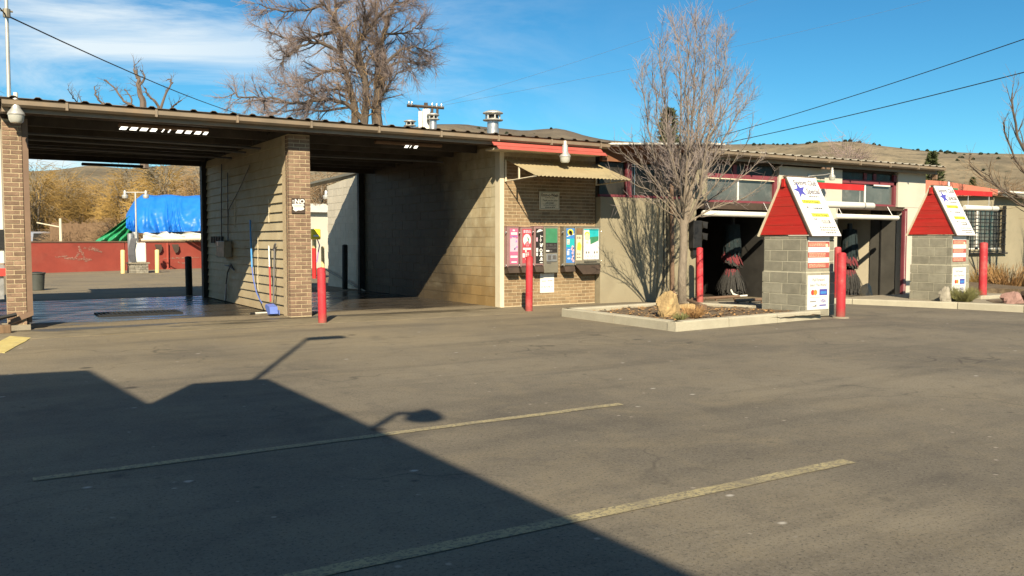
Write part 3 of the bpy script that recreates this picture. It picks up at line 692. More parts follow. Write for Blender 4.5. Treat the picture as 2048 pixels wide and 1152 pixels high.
mb = MB(); mb.prism([(11.31, 14.36), (13.15, 13.21), (13.5, 13.21), (13.5, 20.9), (11.31, 20.9)], 3.30, 3.345, 'z'); mb.build('roof_deck', M['roof_metal'], tun)
mb = MB(); mb.prism([(11.27, 14.36), (13.13, 13.18), (13.5, 13.18), (13.5, 13.205), (13.15, 13.205), (11.31, 14.35)], 3.318, 3.352, 'z'); mb.build('roof_flashing', M['white_paint'], tun)
mb = MB(); mb.prism([(11.33, 14.40), (13.15, 13.26), (13.48, 13.26), (13.48, 14.655), (11.33, 14.655)], 3.27, 3.298, 'z'); mb.build('eave_soffit', M['soffit_wood'], tun)
pt('eave_beam', M['soffit_wood'], (11.33, 13.5, 14.56, 14.655, 3.0, 3.268))
gutter(13.55, 22.93, 14.14, 3.245, tun, M['gutter'], h=.095)
pt('fascia_board', M['gutter'], (13.5, 22.9, 14.36, 14.40, 3.16, 3.34))
pt('roof_bracket', M['brown_steel'], (18.0, 18.3, 14.30, 14.36, 3.10, 3.16), (22.76, 22.84, 14.3, 14.42, 3.02, 3.16))

# ================================================================== fittings on the front
def sphere(mb, c, r, n=10, sz=1):
    prof = [(max(.001, r*math.sin(math.pi*i/6)), -r*sz*math.cos(math.pi*i/6)) for i in range(7)]
    return mb.lathe(prof, c, n)
def yard_light(wall, head, label, s=1.0, group='dusk to dawn yard lights'):
    t = thing('yard_light', label, 'lamp', head, group); h = Vector(head)
    mb = MB(); mb.lathe([(.02*s, 0), (.072*s, .004*s), (.096*s, .035*s), (.108*s, .115*s)], h, 18); mb.build('lamp_bowl', M['lens'], t, smooth=True)
    mb = MB(); mb.lathe([(.112*s, .112*s), (.117*s, .125*s), (.104*s, .155*s), (.070*s, .20*s), (.062*s, .215*s), (.056*s, .34*s), (.048*s, .36*s)], h, 18); mb.build('lamp_housing', M['cast_alu'], t, smooth=True)
    mb = MB(); mb.cyl(h+Vector((0, 0, .361*s)), .03*s, .075*s, 10); mb.build('photocell', M['white_paint'], t)
    w_ = Vector(wall); mb = MB(); mb.tube([w_, w_.lerp(h+Vector((0, 0, .22*s)), .7), h+Vector((0, 0, .25*s))], .016*s, 6)
    mb.bevbox(w_.x-.05*s, w_.x+.05*s, w_.y-.012, w_.y+.012, w_.z-.07*s, w_.z+.07*s, .008); mb.build('lamp_arm', M['galv'], t)
    return t
hp = onY(33, 246, 14.30); yard_light((.50, 14.74, hp.z+.28), hp, 'yard light with a bulging glass bowl on the slim end pillar beside the tall mast', .98)
hp = onY(1130, 326, 14.12); yard_light((10.12, 14.40, 3.10), hp, 'yard light hanging over the corrugated awning of the brick wall')
hp = onY(1664, 361, 14.15); yard_light((17.85, 14.58, hp.z+.12), hp, 'small yard light on the pale pier between the two tunnel openings', .72)

aw = thing('awning', 'tan corrugated metal awning on cream brackets above the vending machines', 'awning', (10.2, 14.7, 2.5))
mb = MB(); n = 76; vs = []
for i in range(n+1):
    x = 9.04+2.28*i/n; d = .012*math.sin(i*math.pi/1.5)
    for th in (0, -.004): vs += [(x, 14.735, 2.935+d+th), (x, 13.62, 2.545+d+th)]
fs = []
for i in range(n):
    a = 4*i; fs += [(a, a+1, a+5, a+4), (a+2, a+6, a+7, a+3), (a+1, a+3, a+7, a+5), (a, a+4, a+6, a+2)]
mb.add(vs, fs).build('awning_sheet', M['awning_sheet'], aw, recalc=False)
for x in (9.055, 11.30):
    mb = MB(); mb.box(x-.014, x+.014, 14.712, 14.742, 2.49, 2.92); mb.tube([(x, 14.72, 2.50), (x, 13.64, 2.535)], .013, 5); mb.box(x-.012, x+.012, 14.22, 14.25, 2.51, 2.74); mb.build('bracket', M['trim_cream'], aw)

def bars(mb, x0, x1, y, rows, t=.008, seed=1, gap=.012, k=0):
    """unreadable small print: broken bars"""
    q = random.Random(seed); mb.mat(k)
    for z in rows:
        x = x0
        while x < x1-.01:
            w = q.uniform(.012, .05); mb.box(x, min(x+w, x1), y, y+.0012, z-t/2, z+t/2); x += w+gap
    return mb
sg = thing('shop_sign', 'square cream Econ-o-Wash sign screwed to the brick wall under the awning', 'sign', (10.1, 14.74, 2.1))
x0, x1, z0, z1 = 9.86, 10.36, 1.955, 2.325
mb = MB(); mb.bevbox(x0, x1, 14.725, 14.745, z0, z1, .006); mb.build('sign_panel', M['sign_cream'], sg)
mb = MB()
for (a, b, c, d) in ((x0+.02, x1-.02, z0+.018, z0+.024), (x0+.02, x1-.02, z1-.024, z1-.018), (x0+.016, x0+.022, z0+.03, z1-.03), (x1-.022, x1-.016, z0+.03, z1-.03), (x0+.07, x1-.07, z0+.118, z0+.122)): mb.box(a, b, 14.722, 14.7248, c, d)
bars(mb, x0+.14, x1-.12, 14.722, [z1-.125], .010, 3); bars(mb, x0+.14, x1-.12, 14.722, [z0+.05], .014, 5)
mb.build('border', M['print_black'], sg)
cx = (x0+x1)/2
text('Econ-o-Wash', (cx, 14.7215, z1-.072), .088, M['print_black'], sg, bold=.0012, sx=.86)
text('Thank you for your', (cx, 14.7215, z1-.178), .052, M['print_black'], sg, sx=.9, shear=.3)
text('patronage!', (cx, 14.7215, z1-.225), .052, M['print_black'], sg, sx=.9, shear=.3)
text('In Case of Emergency', (cx, 14.7215, z0+.09), .040, M['print_black'], sg, sx=.85)
ns = thing('notice_sign', 'small dark NO notice plate with white lettering on the middle brick pillar', 'sign', (4.85, 14.7, 1.9))
mb = MB(); mb.box(4.735, 4.965, 14.708, 14.722, 1.80, 2.055); mb.build('sign_panel', M['dark_brown'], ns)
text('NO', (4.875, 14.7055, 2.0), .10, M['sign_white'], ns, bold=.004, sx=1.1)
mb = MB(); q = random.Random(4); mb.box(4.745, 4.79, 14.705, 14.7078, 1.985, 1.995); mb.box(4.745, 4.78, 14.705, 14.7078, 2.01, 2.02)
mb.prism([(4.74, 1.955), (4.80, 1.965), (4.95, 1.955), (4.955, 1.93), (4.93, 1.915), (4.955, 1.885), (4.94, 1.86), (4.89, 1.845), (4.85, 1.85), (4.80, 1.83), (4.755, 1.86), (4.765, 1.89), (4.745, 1.92)], 14.705, 14.7078, 'y'); mb.build('sign_print', M['sign_white'], ns)
mb = MB(); mb.box(4.755, 4.945, 14.703, 14.7048, 1.934, 1.940); mb.box(4.775, 4.945, 14.703, 14.7048, 1.905, 1.912); mb.build('sign_print', M['dark_brown'], ns)

# ---- vending machines
def machine(name, label, x0, x1, z0, z1, body, y=14.605, tray=True, lock=True, taper=0):
    t = thing(name, label, 'vending machine', ((x0+x1)/2, 14.7, z0))
    mb = MB(); mb.bevbox(x0, x1, y, 14.748, z0, z1, .008); mb.box(x0-.004, x1+.004, y-.006, 14.747, z1+.0005, z1+.012); mb.build('cabinet', body, t)
    if tray:
        tp = taper; mb = MB()
        mb.add([(x0+.0, y-.01, z0-.003), (x1, y-.01, z0-.003), (x1, 14.748, z0-.003), (x0, 14.748, z0-.003), (x0+tp+.01, y-.05, z0-.11-tp*.5), (x1-tp*.3-.01, y-.05, z0-.11-tp*.5), (x1-tp*.3-.01, 14.747, z0-.13-tp*.5), (x0+tp+.01, 14.747, z0-.13-tp*.5)],
               [(3, 2, 1, 0), (4, 5, 6, 7), (0, 1, 5, 4), (1, 2, 6, 5), (2, 3, 7, 6), (3, 0, 4, 7)]); mb.build('dispensing_tray', M['dark_brown'], t)
        mb = MB(); mb.box(x0+.02, x1-.02, y-.002, y+.001, z0+.012, z0+.03); mb.build('slot', M['black'], t)
    if lock:
        mb = MB()
        for z in ((z1-.115), (z0+.03)): mb.tube([(x0-.004, y+.03, z), (x0-.035, y+.01, z)], .016, 8); sphere(mb, (x0-.034, y-.01, z+.012), .014, 8)
        mb.build('lock', M['galv'], t)
    return t
def disc(mb, x, z, rx, rz, y, n=18, a0=0, a1=2*math.pi):
    p = [(x+rx*math.cos(a0+(a1-a0)*i/n), z+rz*math.sin(a0+(a1-a0)*i/n)) for i in range(n)]
    return mb.prism(p, y, y+.0012, 'y')
YF = 14.6025
t = machine('vending_machine', 'narrow vending machine with a pink and white poster at the end of the row', 9.02, 9.285, .80, 1.60, M['pink_box'])
mb = MB(); x0, x1, z0, z1 = 9.075, 9.265, .865, 1.565
mb.mat(0).box(x0, x1, YF, YF+.0012, z0, z1)
mb.mat(1).box(x0+.006, x1-.006, YF-.0014, YF-.0002, 1.11, 1.37); disc(mb, 9.165, 1.27, .088, .13, YF-.003); mb.mat(2)
for (a, b, c, d) in ((9.14, 9.19, 1.515, 1.545), (9.10, 9.245, 1.445, 1.49), (9.09, 9.25, .99, 1.03), (9.11, 9.235, .89, .915)): mb.box(a, b, YF-.003, YF-.0018, c, d)
bars(mb, 9.09, 9.25, YF-.003, [1.415, 1.40], .022, 8, k=3); mb.mat(3)
for (px, pz, a) in ((9.225, 1.31, .5), (9.235, 1.20, 1.2), (9.19, 1.16, -.9)): mb.prism([(px-.02, pz-.02), (px+.02, pz-.012), (px+.012, pz+.03), (px-.012, pz+.022)], YF-.0046, YF-.0034, 'y')
mb.mat(4).prism([(9.165, 1.15), (9.185, 1.15), (9.215, 1.19), (9.20, 1.20)], YF-.0046, YF-.0034, 'y')
mb.build('poster', [M['print_pink'], M['print_pale'], M['sign_white'], M['print_violet'], M['print_teal']], t)
t = machine('vending_machine', 'narrow vending machine with a red and white poster behind the red bollard', 9.33, 9.60, .80, 1.59, M['pink_box'])
mb = MB(); x0, x1 = 9.37, 9.585
mb.mat(0).box(x0, x1, YF, YF+.0012, .875, 1.56); mb.mat(1); disc(mb, 9.478, 1.34, .092, .12, YF-.0016); bars(mb, 9.395, 9.57, YF-.0016, [1.525, 1.495], .028, 2, k=2)
mb.mat(0).prism([(9.41, 1.20), (9.56, 1.20), (9.53, 1.29), (9.485, 1.32), (9.44, 1.28)], YF-.003, YF-.0018, 'y')
mb.mat(1).box(9.385, 9.57, YF-.0016, YF-.0004, 1.145, 1.185); mb.box(9.375, 9.425, YF-.0016, YF-.0004, .99, 1.075); disc(mb, 9.45, 1.12, .02, .02, YF-.003)
bars(mb, 9.44, 9.52, YF-.003, [1.08, 1.05, 1.02, .96], .016, 5, k=1); mb.mat(3).prism([(9.47, 1.42), (9.50, 1.34), (9.515, 1.26), (9.525, 1.36)], YF-.003, YF-.0018, 'y')
bars(mb, 9.455, 9.525, YF-.0044, [1.285, 1.265, 1.24, 1.22], .009, 11, k=2)
mb.build('poster', [M['print_rose'], M['sign_white'], M['print_pale'], M['print_green']], t)
t = machine('vending_machine', 'narrow vending machine with a black poster of small white pictures', 9.655, 9.877, .81, 1.61, M['pink_box'])
mb = MB(); mb.mat(0).box(9.69, 9.868, YF, YF+.0012, .865, 1.57); mb.mat(1)
mb.prism([(9.705, 1.49), (9.86, 1.525), (9.84, 1.55), (9.815, 1.545), (9.80, 1.56), (9.745, 1.545)], YF-.0016, YF-.0004, 'y')
for (a, b, c, d) in ((9.70, 9.745, 1.10, 1.18), (9.70, 9.74, 1.02, 1.085), (9.80, 9.812, 1.30, 1.44), (9.79, 9.83, 1.33, 1.35), (9.82, 9.86, 1.405, 1.42), (9.775, 9.862, .925, .94), (9.775, 9.862, 1.015, 1.03), (9.79, 9.855, .875, .893)): mb.box(a, b, YF-.0016, YF-.0004, c, d)
for (a, c, r_) in ((9.82, 1.23, .03), (9.815, 1.13, .036), (9.82, 1.06, .028), (9.825, .965, .026), (9.85, 1.26, .016), (9.80, 1.26, .014)): disc(mb, a, c, r_, r_*1.1, YF-.0016)
mb.mat(2).box(9.70, 9.735, YF-.0016, YF-.0004, 1.31, 1.39); mb.mat(0); disc(mb, 9.815, 1.13, .018, .02, YF-.003)
mb.build('poster', [M['print_black'], M['sign_white'], M['print_pale']], t)
ch = machine('change_machine', 'tall grey bill changer with a green and black front between the posters', 9.888, 10.245, .672, 1.615, M['steel_grey'], tray=False, lock=False)
mb = MB(); mb.mat(0).box(9.93, 10.215, YF, YF+.0012, 1.285, 1.575); mb.mat(1).box(9.93, 10.215, YF, YF+.0012, 1.08, 1.284); mb.mat(2).box(9.94, 10.02, YF-.0016, YF-.0004, 1.105, 1.135)
mb.mat(3).box(10.03, 10.09, YF-.0016, YF-.0004, 1.105, 1.135); bars(mb, 10.15, 10.2, YF-.0016, [1.09], .006, 2, k=3); mb.build('front_print', [M['print_green'], M['print_black'], M['sign_white'], M['print_grey']], ch)
text('$1 BILL IN', (10.07, YF-.001, 1.237), .058, M['print_grey'], ch, sx=.95, bold=.001); text('CHANGER', (10.07, YF-.001, 1.18), .058, M['print_grey'], ch, sx=.95, bold=.001)
mb = MB(); mb.bevbox(9.945, 10.20, 14.585, 14.606, .90, 1.06, .006); mb.build('bill_acceptor', M['galv'], ch)
mb = MB(); mb.box(9.975, 10.05, 14.580, 14.5848, .94, 1.03); mb.box(10.09, 10.165, 14.580, 14.5848, .95, 1.03); mb.box(9.96, 10.06, 14.598, 14.604, .865, .882); mb.build('bill_slot', M['print_grey'], ch)
nt = thing('paper_notice', 'white paper notice taped to the brick below the bill changer', 'notice', (10.05, 14.74, .4))
mb = MB(); mb.box(9.89, 10.235, 14.742, 14.747, .262, .655); mb.build('paper_sheet', M['sign_white'], nt)
mb = MB(); bars(mb, 9.93, 10.03, 14.740, [.50], .010, 2, .004); bars(mb, 10.08, 10.19, 14.740, [.505], .010, 6, .004); bars(mb, 9.92, 10.20, 14.740, [.39, .375], .007, 9, .03); mb.build('print', M['print_grey'], nt)
t = machine('vending_machine', 'narrow vending machine with a bright blue poster under a yellow disc', 10.385, 10.655, .80, 1.61, M['steel_grey'])
mb = MB(); mb.mat(0).box(10.44, 10.65, YF, YF+.0012, .87, 1.58); mb.mat(1); disc(mb, 10.545, 1.50, .075, .066, YF-.0016); mb.mat(2); disc(mb, 10.55, 1.49, .045, .04, YF-.003); disc(mb, 10.53, 1.515, .02, .03, YF-.003)
mb.mat(3).prism([(10.455, 1.405), (10.645, 1.455), (10.645, 1.475), (10.455, 1.42)], YF-.0016, YF-.0004, 'y')
mb.mat(4).box(10.445, 10.645, YF-.0016, YF-.0004, 1.19, 1.37); mb.mat(3).box(10.455, 10.525, YF-.003, YF-.0018, 1.25, 1.355)
for (a, b, c, d) in ((10.46, 10.515, 1.03, 1.12), (10.475, 10.54, .945, .975), (10.475, 10.54, 1.135, 1.15)): mb.box(a, b, YF-.0016, YF-.0004, c, d)
mb.mat(5)
for (a, c) in ((10.60, 1.20), (10.615, 1.13), (10.60, 1.07), (10.61, 1.0), (10.595, .945), (10.62, .91), (10.585, 1.155)): disc(mb, a, c, .026, .03, YF-.003, 9)
mb.mat(2)
for (a, c) in ((10.615, 1.17), (10.59, 1.03), (10.62, .97)): disc(mb, a, c, .012, .02, YF-.0044, 7)
bars(mb, 10.462, 10.52, YF-.0044, [1.335, 1.30, 1.27], .014, 4, k=2)
mb.build('poster', [M['print_sky'], M['print_yellow'], M['print_black'], M['sign_white'], M['print_teal'], M['print_pale']], t)
t = machine('vending_machine', 'large double vending machine with a teal and white poster at the wall corner', 10.672, 11.335, .82, 1.615, M['steel_grey'], taper=.16, lock=False)
mb = MB(); mb.mat(0).box(10.885, 11.285, YF, YF+.0012, .935, 1.575); mb.mat(1).box(11.03, 11.275, YF-.0016, YF-.0004, 1.36, 1.56); mb.mat(2).prism([(11.06, 1.25), (11.20, 1.30), (11.27, 1.33), (11.27, 1.42), (11.05, 1.40)], YF-.003, YF-.0018, 'y')
mb.mat(1).box(10.89, 11.28, YF-.0016, YF-.0004, 1.545, 1.572)
mb.mat(3); disc(mb, 10.975, 1.40, .06, .085, YF-.0032); mb.mat(4); disc(mb, 10.975, 1.455, .068, .06, YF-.0028, 14); mb.mat(0); disc(mb, 10.955, 1.24, .075, .10, YF-.0036); mb.mat(3).prism([(10.95, 1.31), (11.0, 1.31), (11.01, 1.27), (10.94, 1.27)], YF-.005, YF-.0038, 'y')
mb.mat(5)
for (a, c) in ((10.955, 1.08), (11.02, 1.08), (11.17, 1.08), (11.235, 1.085)): mb.prism([(a-.018, c), (a, c-.035), (a+.018, c), (a, c+.035)], YF-.0016, YF-.0004, 'y')
bars(mb, 10.93, 11.25, YF-.0016, [1.01, 1.0], .005, 3, .03, k=5); bars(mb, 10.93, 11.25, YF-.0016, [.972], .004, 7, .05, k=5)
mb.mat(6).box(10.695, 10.84, YF, YF+.0012, .92, 1.44); mb.mat(7).prism([(10.71, 1.14), (10.81, 1.12), (10.83, 1.22), (10.79, 1.30), (10.73, 1.28)], YF-.0016, YF-.0004, 'y'); mb.mat(8).box(10.70, 10.85, YF, YF+.0012, 1.46, 1.585); mb.mat(5); bars(mb, 10.71, 10.82, YF-.0016, [1.40, 1.37, 1.05, .98], .02, 12, k=5)
mb.build('poster', [M['sign_white'], M['print_teal'], M['print_green'], M['print_skin'], M['print_yellow'], M['print_grey'], M['sign_cream'], M['print_yellow'], M['wood']], t)
mb = MB(); mb.box(10.9, 11.22, 14.597, 14.6045, .872, .892); mb.build('slot', M['black'], t)
mb = MB(); sphere(mb, (11.35, 14.61, 1.52), .016); sphere(mb, (11.35, 14.61, .905), .016); mb.build('lock', M['galv'], t)

# ================================================================== bollards
def bollard(p, h, label, m, r=.085, cat='bollard', group=None, name='bollard', foot=True):
    t = thing(name, label, cat, p, group); p = Vector(p)
    mb = MB(); mb.lathe([(r, 0), (r, h-.03), (r*.9, h-.012), (r*.6, h), (.01, h+.006)], p, 20); mb.build('post', m, t, smooth=True); t.rotation_euler = (R(rnd.uniform(-.9, .9)), R(rnd.uniform(-.9, .9)), 0)
    if foot: mb = MB(); mb.lathe([(r*1.9, -.02), (r*1.75, .012), (r*1.03, .016)], p, 16); mb.build('footing', M['concrete'], t, smooth=True)
    return t
RB = 'red steel bollards'
for (px, py, ty, lab, r, zz) in (
    (645, 646, 535, 'red bollard standing before the middle brick pillar', .068, 0),
    (1058, 622, 512, 'red bollard standing before the vending machines', .068, 0),
    (1400, 605, 495, 'red bollard at the first tunnel opening behind the bare tree', .072, -.03),
    (1681, 635, 505, 'tall red bollard beside the block kiosk nearer the lot, front one of its pair', .078, -.01),
    (1674, 603, 494, 'red bollard half hidden behind another bollard beside the nearer kiosk', .078, -.09),
    (1965, 595, 485, 'red bollard on the raised island below the barred window', .088, -.0)):
    p = onZ(px, py, zz); d = (p-CP).dot(_f); bollard(p, atd(px, ty, d).z-p.z, lab, M['bollard'], r, group=RB, foot=(px == 1681))
p = onZ(402, 590, 0); p.y = 21.9; p.x = 4.50; bollard(p, .95, 'black post beside the rear opening of the end wash bay', M['black'], .08, group='black posts')
p = onX(690, 603, 8.6); bollard((8.6, p.y, 0), 1.22, 'black post before the white wall behind the second wash bay', M['black'], .075, group='black posts')

# ================================================================== kiosks
def kiosk(x0, x1, y0, y1, zb, zt, zr, label, arm_x1, armz, tube, first):
    t = thing('pay_kiosk', label, 'kiosk', ((x0+x1)/2, (y0+y1)/2, zb), 'pay kiosks with red gabled roofs')
    mb = MB(); mb.box(x0+.005, x1-.012, y0+.005, y1-.012, zb+.70*(zt-zb)*.8, zt-.005); mb.box(x0-.012, x1+.0, y0-.012, y1-.012, zb, zb+.55*(zt-zb)); body = mb.build('block_body', M['joint_grey'], t)
    n = 7; h = (zt-zb-.07)/n; bl = .40
    for k in range(n+1):
        za = zb+k*h; zc = za+h if k < n else zt-.004
        pr = .018 if k < 4 else 0
        ly = y0-pr+(0 if k % 2 else .12); cuts = [y0-pr]+[ly+bl*i for i in range(0, 4) if y0+.06 < ly+bl*i < y1-.05]+[y1+pr]
        for a, b in zip(cuts, cuts[1:]):
            piece('block', x0-pr, x0-pr+.09, a+(.10 if a == cuts[0] else .008), b-.008, za+.008, zc-.008, M['cmu_grey'], body)
        lx = x0-pr+(.38 if k % 2 else .62); cuts = [x0-pr, lx, x1+pr] if lx < x1-.08 else [x0-pr, x1+pr]
        for i, (a, b) in enumerate(zip(cuts, cuts[1:])):
            piece('block', a+(.0 if i == 0 else .008), b-(.008 if i < len(cuts)-2 else 0), y0-pr, y0-pr+.095, za+.008, zc-.008, M['cmu_grey'], body)
        mb = MB(); mb.box(x1+pr-.09, x1+pr, y0-pr+.10, y1+pr, za+.008, zc-.008); mb.box(x0-pr+.095, x1+pr-.095, y1+pr-.09, y1+pr, za+.008, zc-.008)
        tag(mb.build('rear_blocks', M['cmu_grey'], body), kind='stuff')
    ym = (y0+y1)/2+.02; ya, yb = y0-.09, y1+.10
    # gable boards
    ng = 6; g0 = zt+.012
    for k in range(ng):
        za, zc = g0+(zr-g0)*k/ng, g0+(zr-g0)*(k+1)/ng-.004
        f = lambda z, yy: yy+(ym-yy)*(z-g0)/(zr-g0)
        mb = MB(); d = rnd.uniform(0, .004); mb.prism([(f(za, ya+.03), za), (f(zc, ya+.03), zc), (f(zc, yb-.03), zc), (f(za, yb-.03), za)] if k < ng-1 else [(f(za, ya+.03), za), (ym, zr-.02), (f(za, yb-.03), za)], x0-.02-d, x0+.01, 'x'); mb.build('gable_board', M['red_board'], t)
    mb = MB(); mb.prism([(ya+.05, g0), (ym, zr-.03), (yb-.05, g0)], x1-.02, x1+.01, 'x'); mb.build('gable_end', M['red_board'], t)
    # roof slopes: dark deck edge, white sign facing the lot
    e = Vector((0, ym-ya, zr-zt+.03)); sl = e.length; e.normalize(); nrm = Vector((0, -e.z, e.y)); ang = math.atan2(e.z, e.y)
    A = Vector((0, ya, zt-.02))
    def slab(xa, xb, s0, s1, n0, n1, nm, m, par=t):
        mb = MB(); pts = [(A+e*s_+nrm*n_) for s_, n_ in ((s0, n0), (s1, n0), (s1, n1), (s0, n1))]; mb.prism([(p.y, p.z) for p in pts], xa, xb, 'x'); return mb.build(nm, m, par)
    slab(x0-.035, x1+.02, 0, sl+.02, .0, .025, 'roof_deck', M['dark_brown'])
    sgn = slab(x0-.0, x1+.03, -.01, sl-.015, .027, .042, 'sign_board', M['sign_white'])
    mb = MB(); B = Vector((0, yb, zt-.02)); e2 = Vector((0, ym-yb, zr-zt+.03)); l2 = e2.length; e2.normalize(); n2 = Vector((0, e2.z, -e2.y)); pts = [B+e2*s_+n2*n_ for s_, n_ in ((0, 0), (l2, 0), (l2, .03), (0, .03))]; mb.prism([(p.y, p.z) for p in pts], x0-.045, x1+.02, 'x'); mb.build('roof_deck', M['trim_cream'], t)
    mb = MB(); mb.box(x0-.04, x1+.04, ym-.02, ym+.02, zr+.012, zr+.035); mb.build('ridge_cap', M['brown_steel'], t)
    mb = MB(); mb.box(x0-.055, x0-.015, ym-.035, ym+.03, zr-.16, zr-.02); mb.build('ridge_block', M['red_board'], t)
    # the sign print
    W = x1-x0+.03; SX = x0+.015+(W-.015)/2; rot = (ang, 0, 0)
    def S(u, s_, n_=.0432): q = A+e*(s_*sl)+nrm*n_; return Vector((x0+u*W, q.y, q.z))
    def flat(poly, n_, mb):   # poly in (u, s) on the board
        lo = [S(u, s_, n_) for u, s_ in poly]; hi = [S(u, s_, n_+.001) for u, s_ in poly]; k = len(poly); mb.add(lo+hi, [tuple(range(k))[::-1], tuple(range(k, 2*k))]+[(i, (i+1) % k, k+(i+1) % k, k+i) for i in range(k)])
    sx_ = .9
    text('Savings Club', S(.52, .89), .15, M['print_violet_grey'], sgn, rot, sx=.80, shear=.3, bold=.003)
    text('Special', S(.68, .745), .16, M['print_violet_grey'], sgn, rot, sx=.80, shear=.3, bold=.003)
    mb = MB(); a0 = 1.75; st = [(.25+(.20 if i % 2 == 0 else .08)*math.cos(a0+i*math.pi/5)*1.1, .755+(.20 if i % 2 == 0 else .08)*math.sin(a0+i*math.pi/5)*.68) for i in range(10)]; flat(st, .0436, mb); mb.build('star', M['print_blue'], sgn)
    mb = MB()
    for s_ in (.565, .34): flat([(.15 if s_ > .5 else .28, s_-.03), (.78 if s_ > .5 else .88, s_-.03), (.78 if s_ > .5 else .88, s_+.03), (.15 if s_ > .5 else .28, s_+.03)], .0434, mb)
    mb.build('highlight', M['print_yellow'], sgn)
    text('Platinum Package', S(.47, .565, .0446), .082, M['print_black'], sgn, rot, sx=.68, shear=.15, bold=.001)
    text('Premier Package', S(.58, .34, .0446), .082, M['print_black'], sgn, rot, sx=.68, shear=.15, bold=.001)
    mb = MB(); q = random.Random(3)
    def pb(u0, u1, s_, th):
        u = u0
        while u < u1-.01:
            w = q.uniform(.02, .07); flat([(u, s_-th), (min(u+w, u1), s_-th), (min(u+w, u1), s_+th), (u, s_+th)], .0434, mb); u += w+.018
    for (u0, u1, s_, th) in ((.46, .84, .655, .010), (.22, .30, .47, .012), (.44, .76, .455, .013), (.30, .40, .27, .012), (.50, .78, .24, .009), (.36, .95, .135, .009), (.36, .97, .088, .009), (.5, .88, .042, .010)): pb(u0, u1, s_, th)
    flat([(.53, .20), (.82, .20), (.82, .255), (.78, .255), (.78, .215), (.53, .215)], .0434, mb)
    mb.build('small_print', M['print_grey'], sgn)
    # price strips and the card sign on the front
    xa, xb = x0+.045, x0+(x1-x0)*.82; zz = [zt-.02-(zt-zb)*.39*i/6 for i in range(7)]
    ps = None
    for i in range(6):
        mb = MB(); mb.box(xa, xb, y0-.008, y0-.001, zz[i+1]+.002, zz[i]); o = mb.build('price_strip', M['sign_white'] if i % 2 == 0 else M['price_red'], t)
        if i % 2:
            mb = MB(); zh = zz[i]-zz[i+1]; bars(mb, xa+.02, xb-.10, y0-.0095, [zz[i]-zh*.25, zz[i]-zh*.5, zz[i]-zh*.75], .009, 3+i)
            if i == 1: disc(mb, xb-.07, zz[2]+.025, .035, .035, y0-.0095)
            mb.build('print', M['sign_cream'], o)
    mb = MB(); sa, sb = zb+.12, zb+.51*(zt-zb); xa2, xb2 = x0+.02, x0+(x1-x0)*.80; mb.box(xa2, xb2, y0-.026, y0-.0185, sa, sb); cs = mb.build('card_sign', M['sign_white'], t)
    w = xb2-xa2; hgt = sb-sa; yy = y0-.0272; ccx = (xa2+xb2)/2
    text('Pull Forward', (ccx, yy, sa+hgt*.86), .075*w/.58, M['print_black'], cs, sx=.85)
    text('Select "The Works"', (ccx, yy, sa+hgt*.71), .068*w/.58, M['print_black'], cs, sx=.85)
    def logo(nm, m, f): q_ = MB(); f(q_); return q_.build(nm, m, cs)
    logo('logo_circle', M['print_red'], lambda q_: disc(q_, xa2+w*.24, sa+hgt*.50, w*.085, w*.085, yy))
    logo('logo_circle', M['print_orange'], lambda q_: disc(q_, xa2+w*.36, sa+hgt*.50, w*.085, w*.085, yy-.0013))
    lg = logo('logo_card', M['print_blue'], lambda q_: q_.box(xa2+w*.55, xa2+w*.92, yy, yy+.0012, sa+hgt*.41, sa+hgt*.59)); logo('logo_stripe', M['print_sky'], lambda q_: q_.box(xa2+w*.60, xa2+w*.88, yy-.0016, yy-.0004, sa+hgt*.45, sa+hgt*.53))
    logo('logo_bar', M['print_blue'], lambda q_: q_.box(xa2+w*.56, xa2+w*.88, yy, yy+.0012, sa+hgt*.10, sa+hgt*.14)); logo('logo_swoosh', M['print_grey'], lambda q_: q_.prism([(xa2+w*.20, sa+hgt*.09), (xa2+w*.42, sa+hgt*.09), (xa2+w*.42, sa+hgt*.16), (xa2+w*.36, sa+hgt*.12)], yy, yy+.0012, 'y'))
    logo('small_print', M['print_grey'], lambda q_: (bars(q_, xa2+w*.1, xb2-w*.1, yy, [sa+hgt*.36], .005, 9, .006), bars(q_, xa2+w*.12, xa2+w*.42, yy, [sa+hgt*.24], .018, 4, .006)))
    text('VISA', (xa2+w*.72, yy, sa+hgt*.24), .085*w/.58, M['print_blue'], cs, bold=.002, sx=.9, shear=.2)
    # red arm with the hanging clearance tube
    mb = MB(); mb.box(x1-.1, arm_x1, ym-.02, ym+.02, armz-.055, armz+.055); arm = mb.build('arm', M['red_paint'], t)
    mb = MB()
    for i in range(7): mb.box(x1+.03+.03*i, x1+.05+.03*i, ym-.024, ym-.0205, armz+.06, armz+.085)
    mb.box(x1+.03, x1+.32, ym-.02, ym+.0, armz+.0555, armz+.095); mb.build('arm_label', M['print_green'], arm)
    mb = MB(); a, b, z, r = tube; mb.tube([(a, ym, z), (a+.02, ym, z), (b-.03, ym, z), (b, ym, z)], [r*.8, r, r, r*.6], 14); tb = mb.build('clearance_tube', M['pvc'], t, smooth=True)
    mb = MB(); mb.tube([(b-.33, ym, z), (b-.31, ym, z)], r*1.03, 14)
    mb.build('tube_band', M['print_grey'], tb)
    for x in (a+.15, arm_x1-.1): mb = MB(); mb.tube([(x, ym, z+r*.9), (x, ym, armz-.05)], .006, 4); mb.build('hang_wire', M['galv'], tb)
    return t
kiosk(12.33, 13.06, 10.10, 11.05, 0, 1.42, 2.44, 'block pay kiosk with red gable at the planter corner, the larger-looking of two', 14.53, 2.335, (13.30, 14.85, 1.995, .062), True)
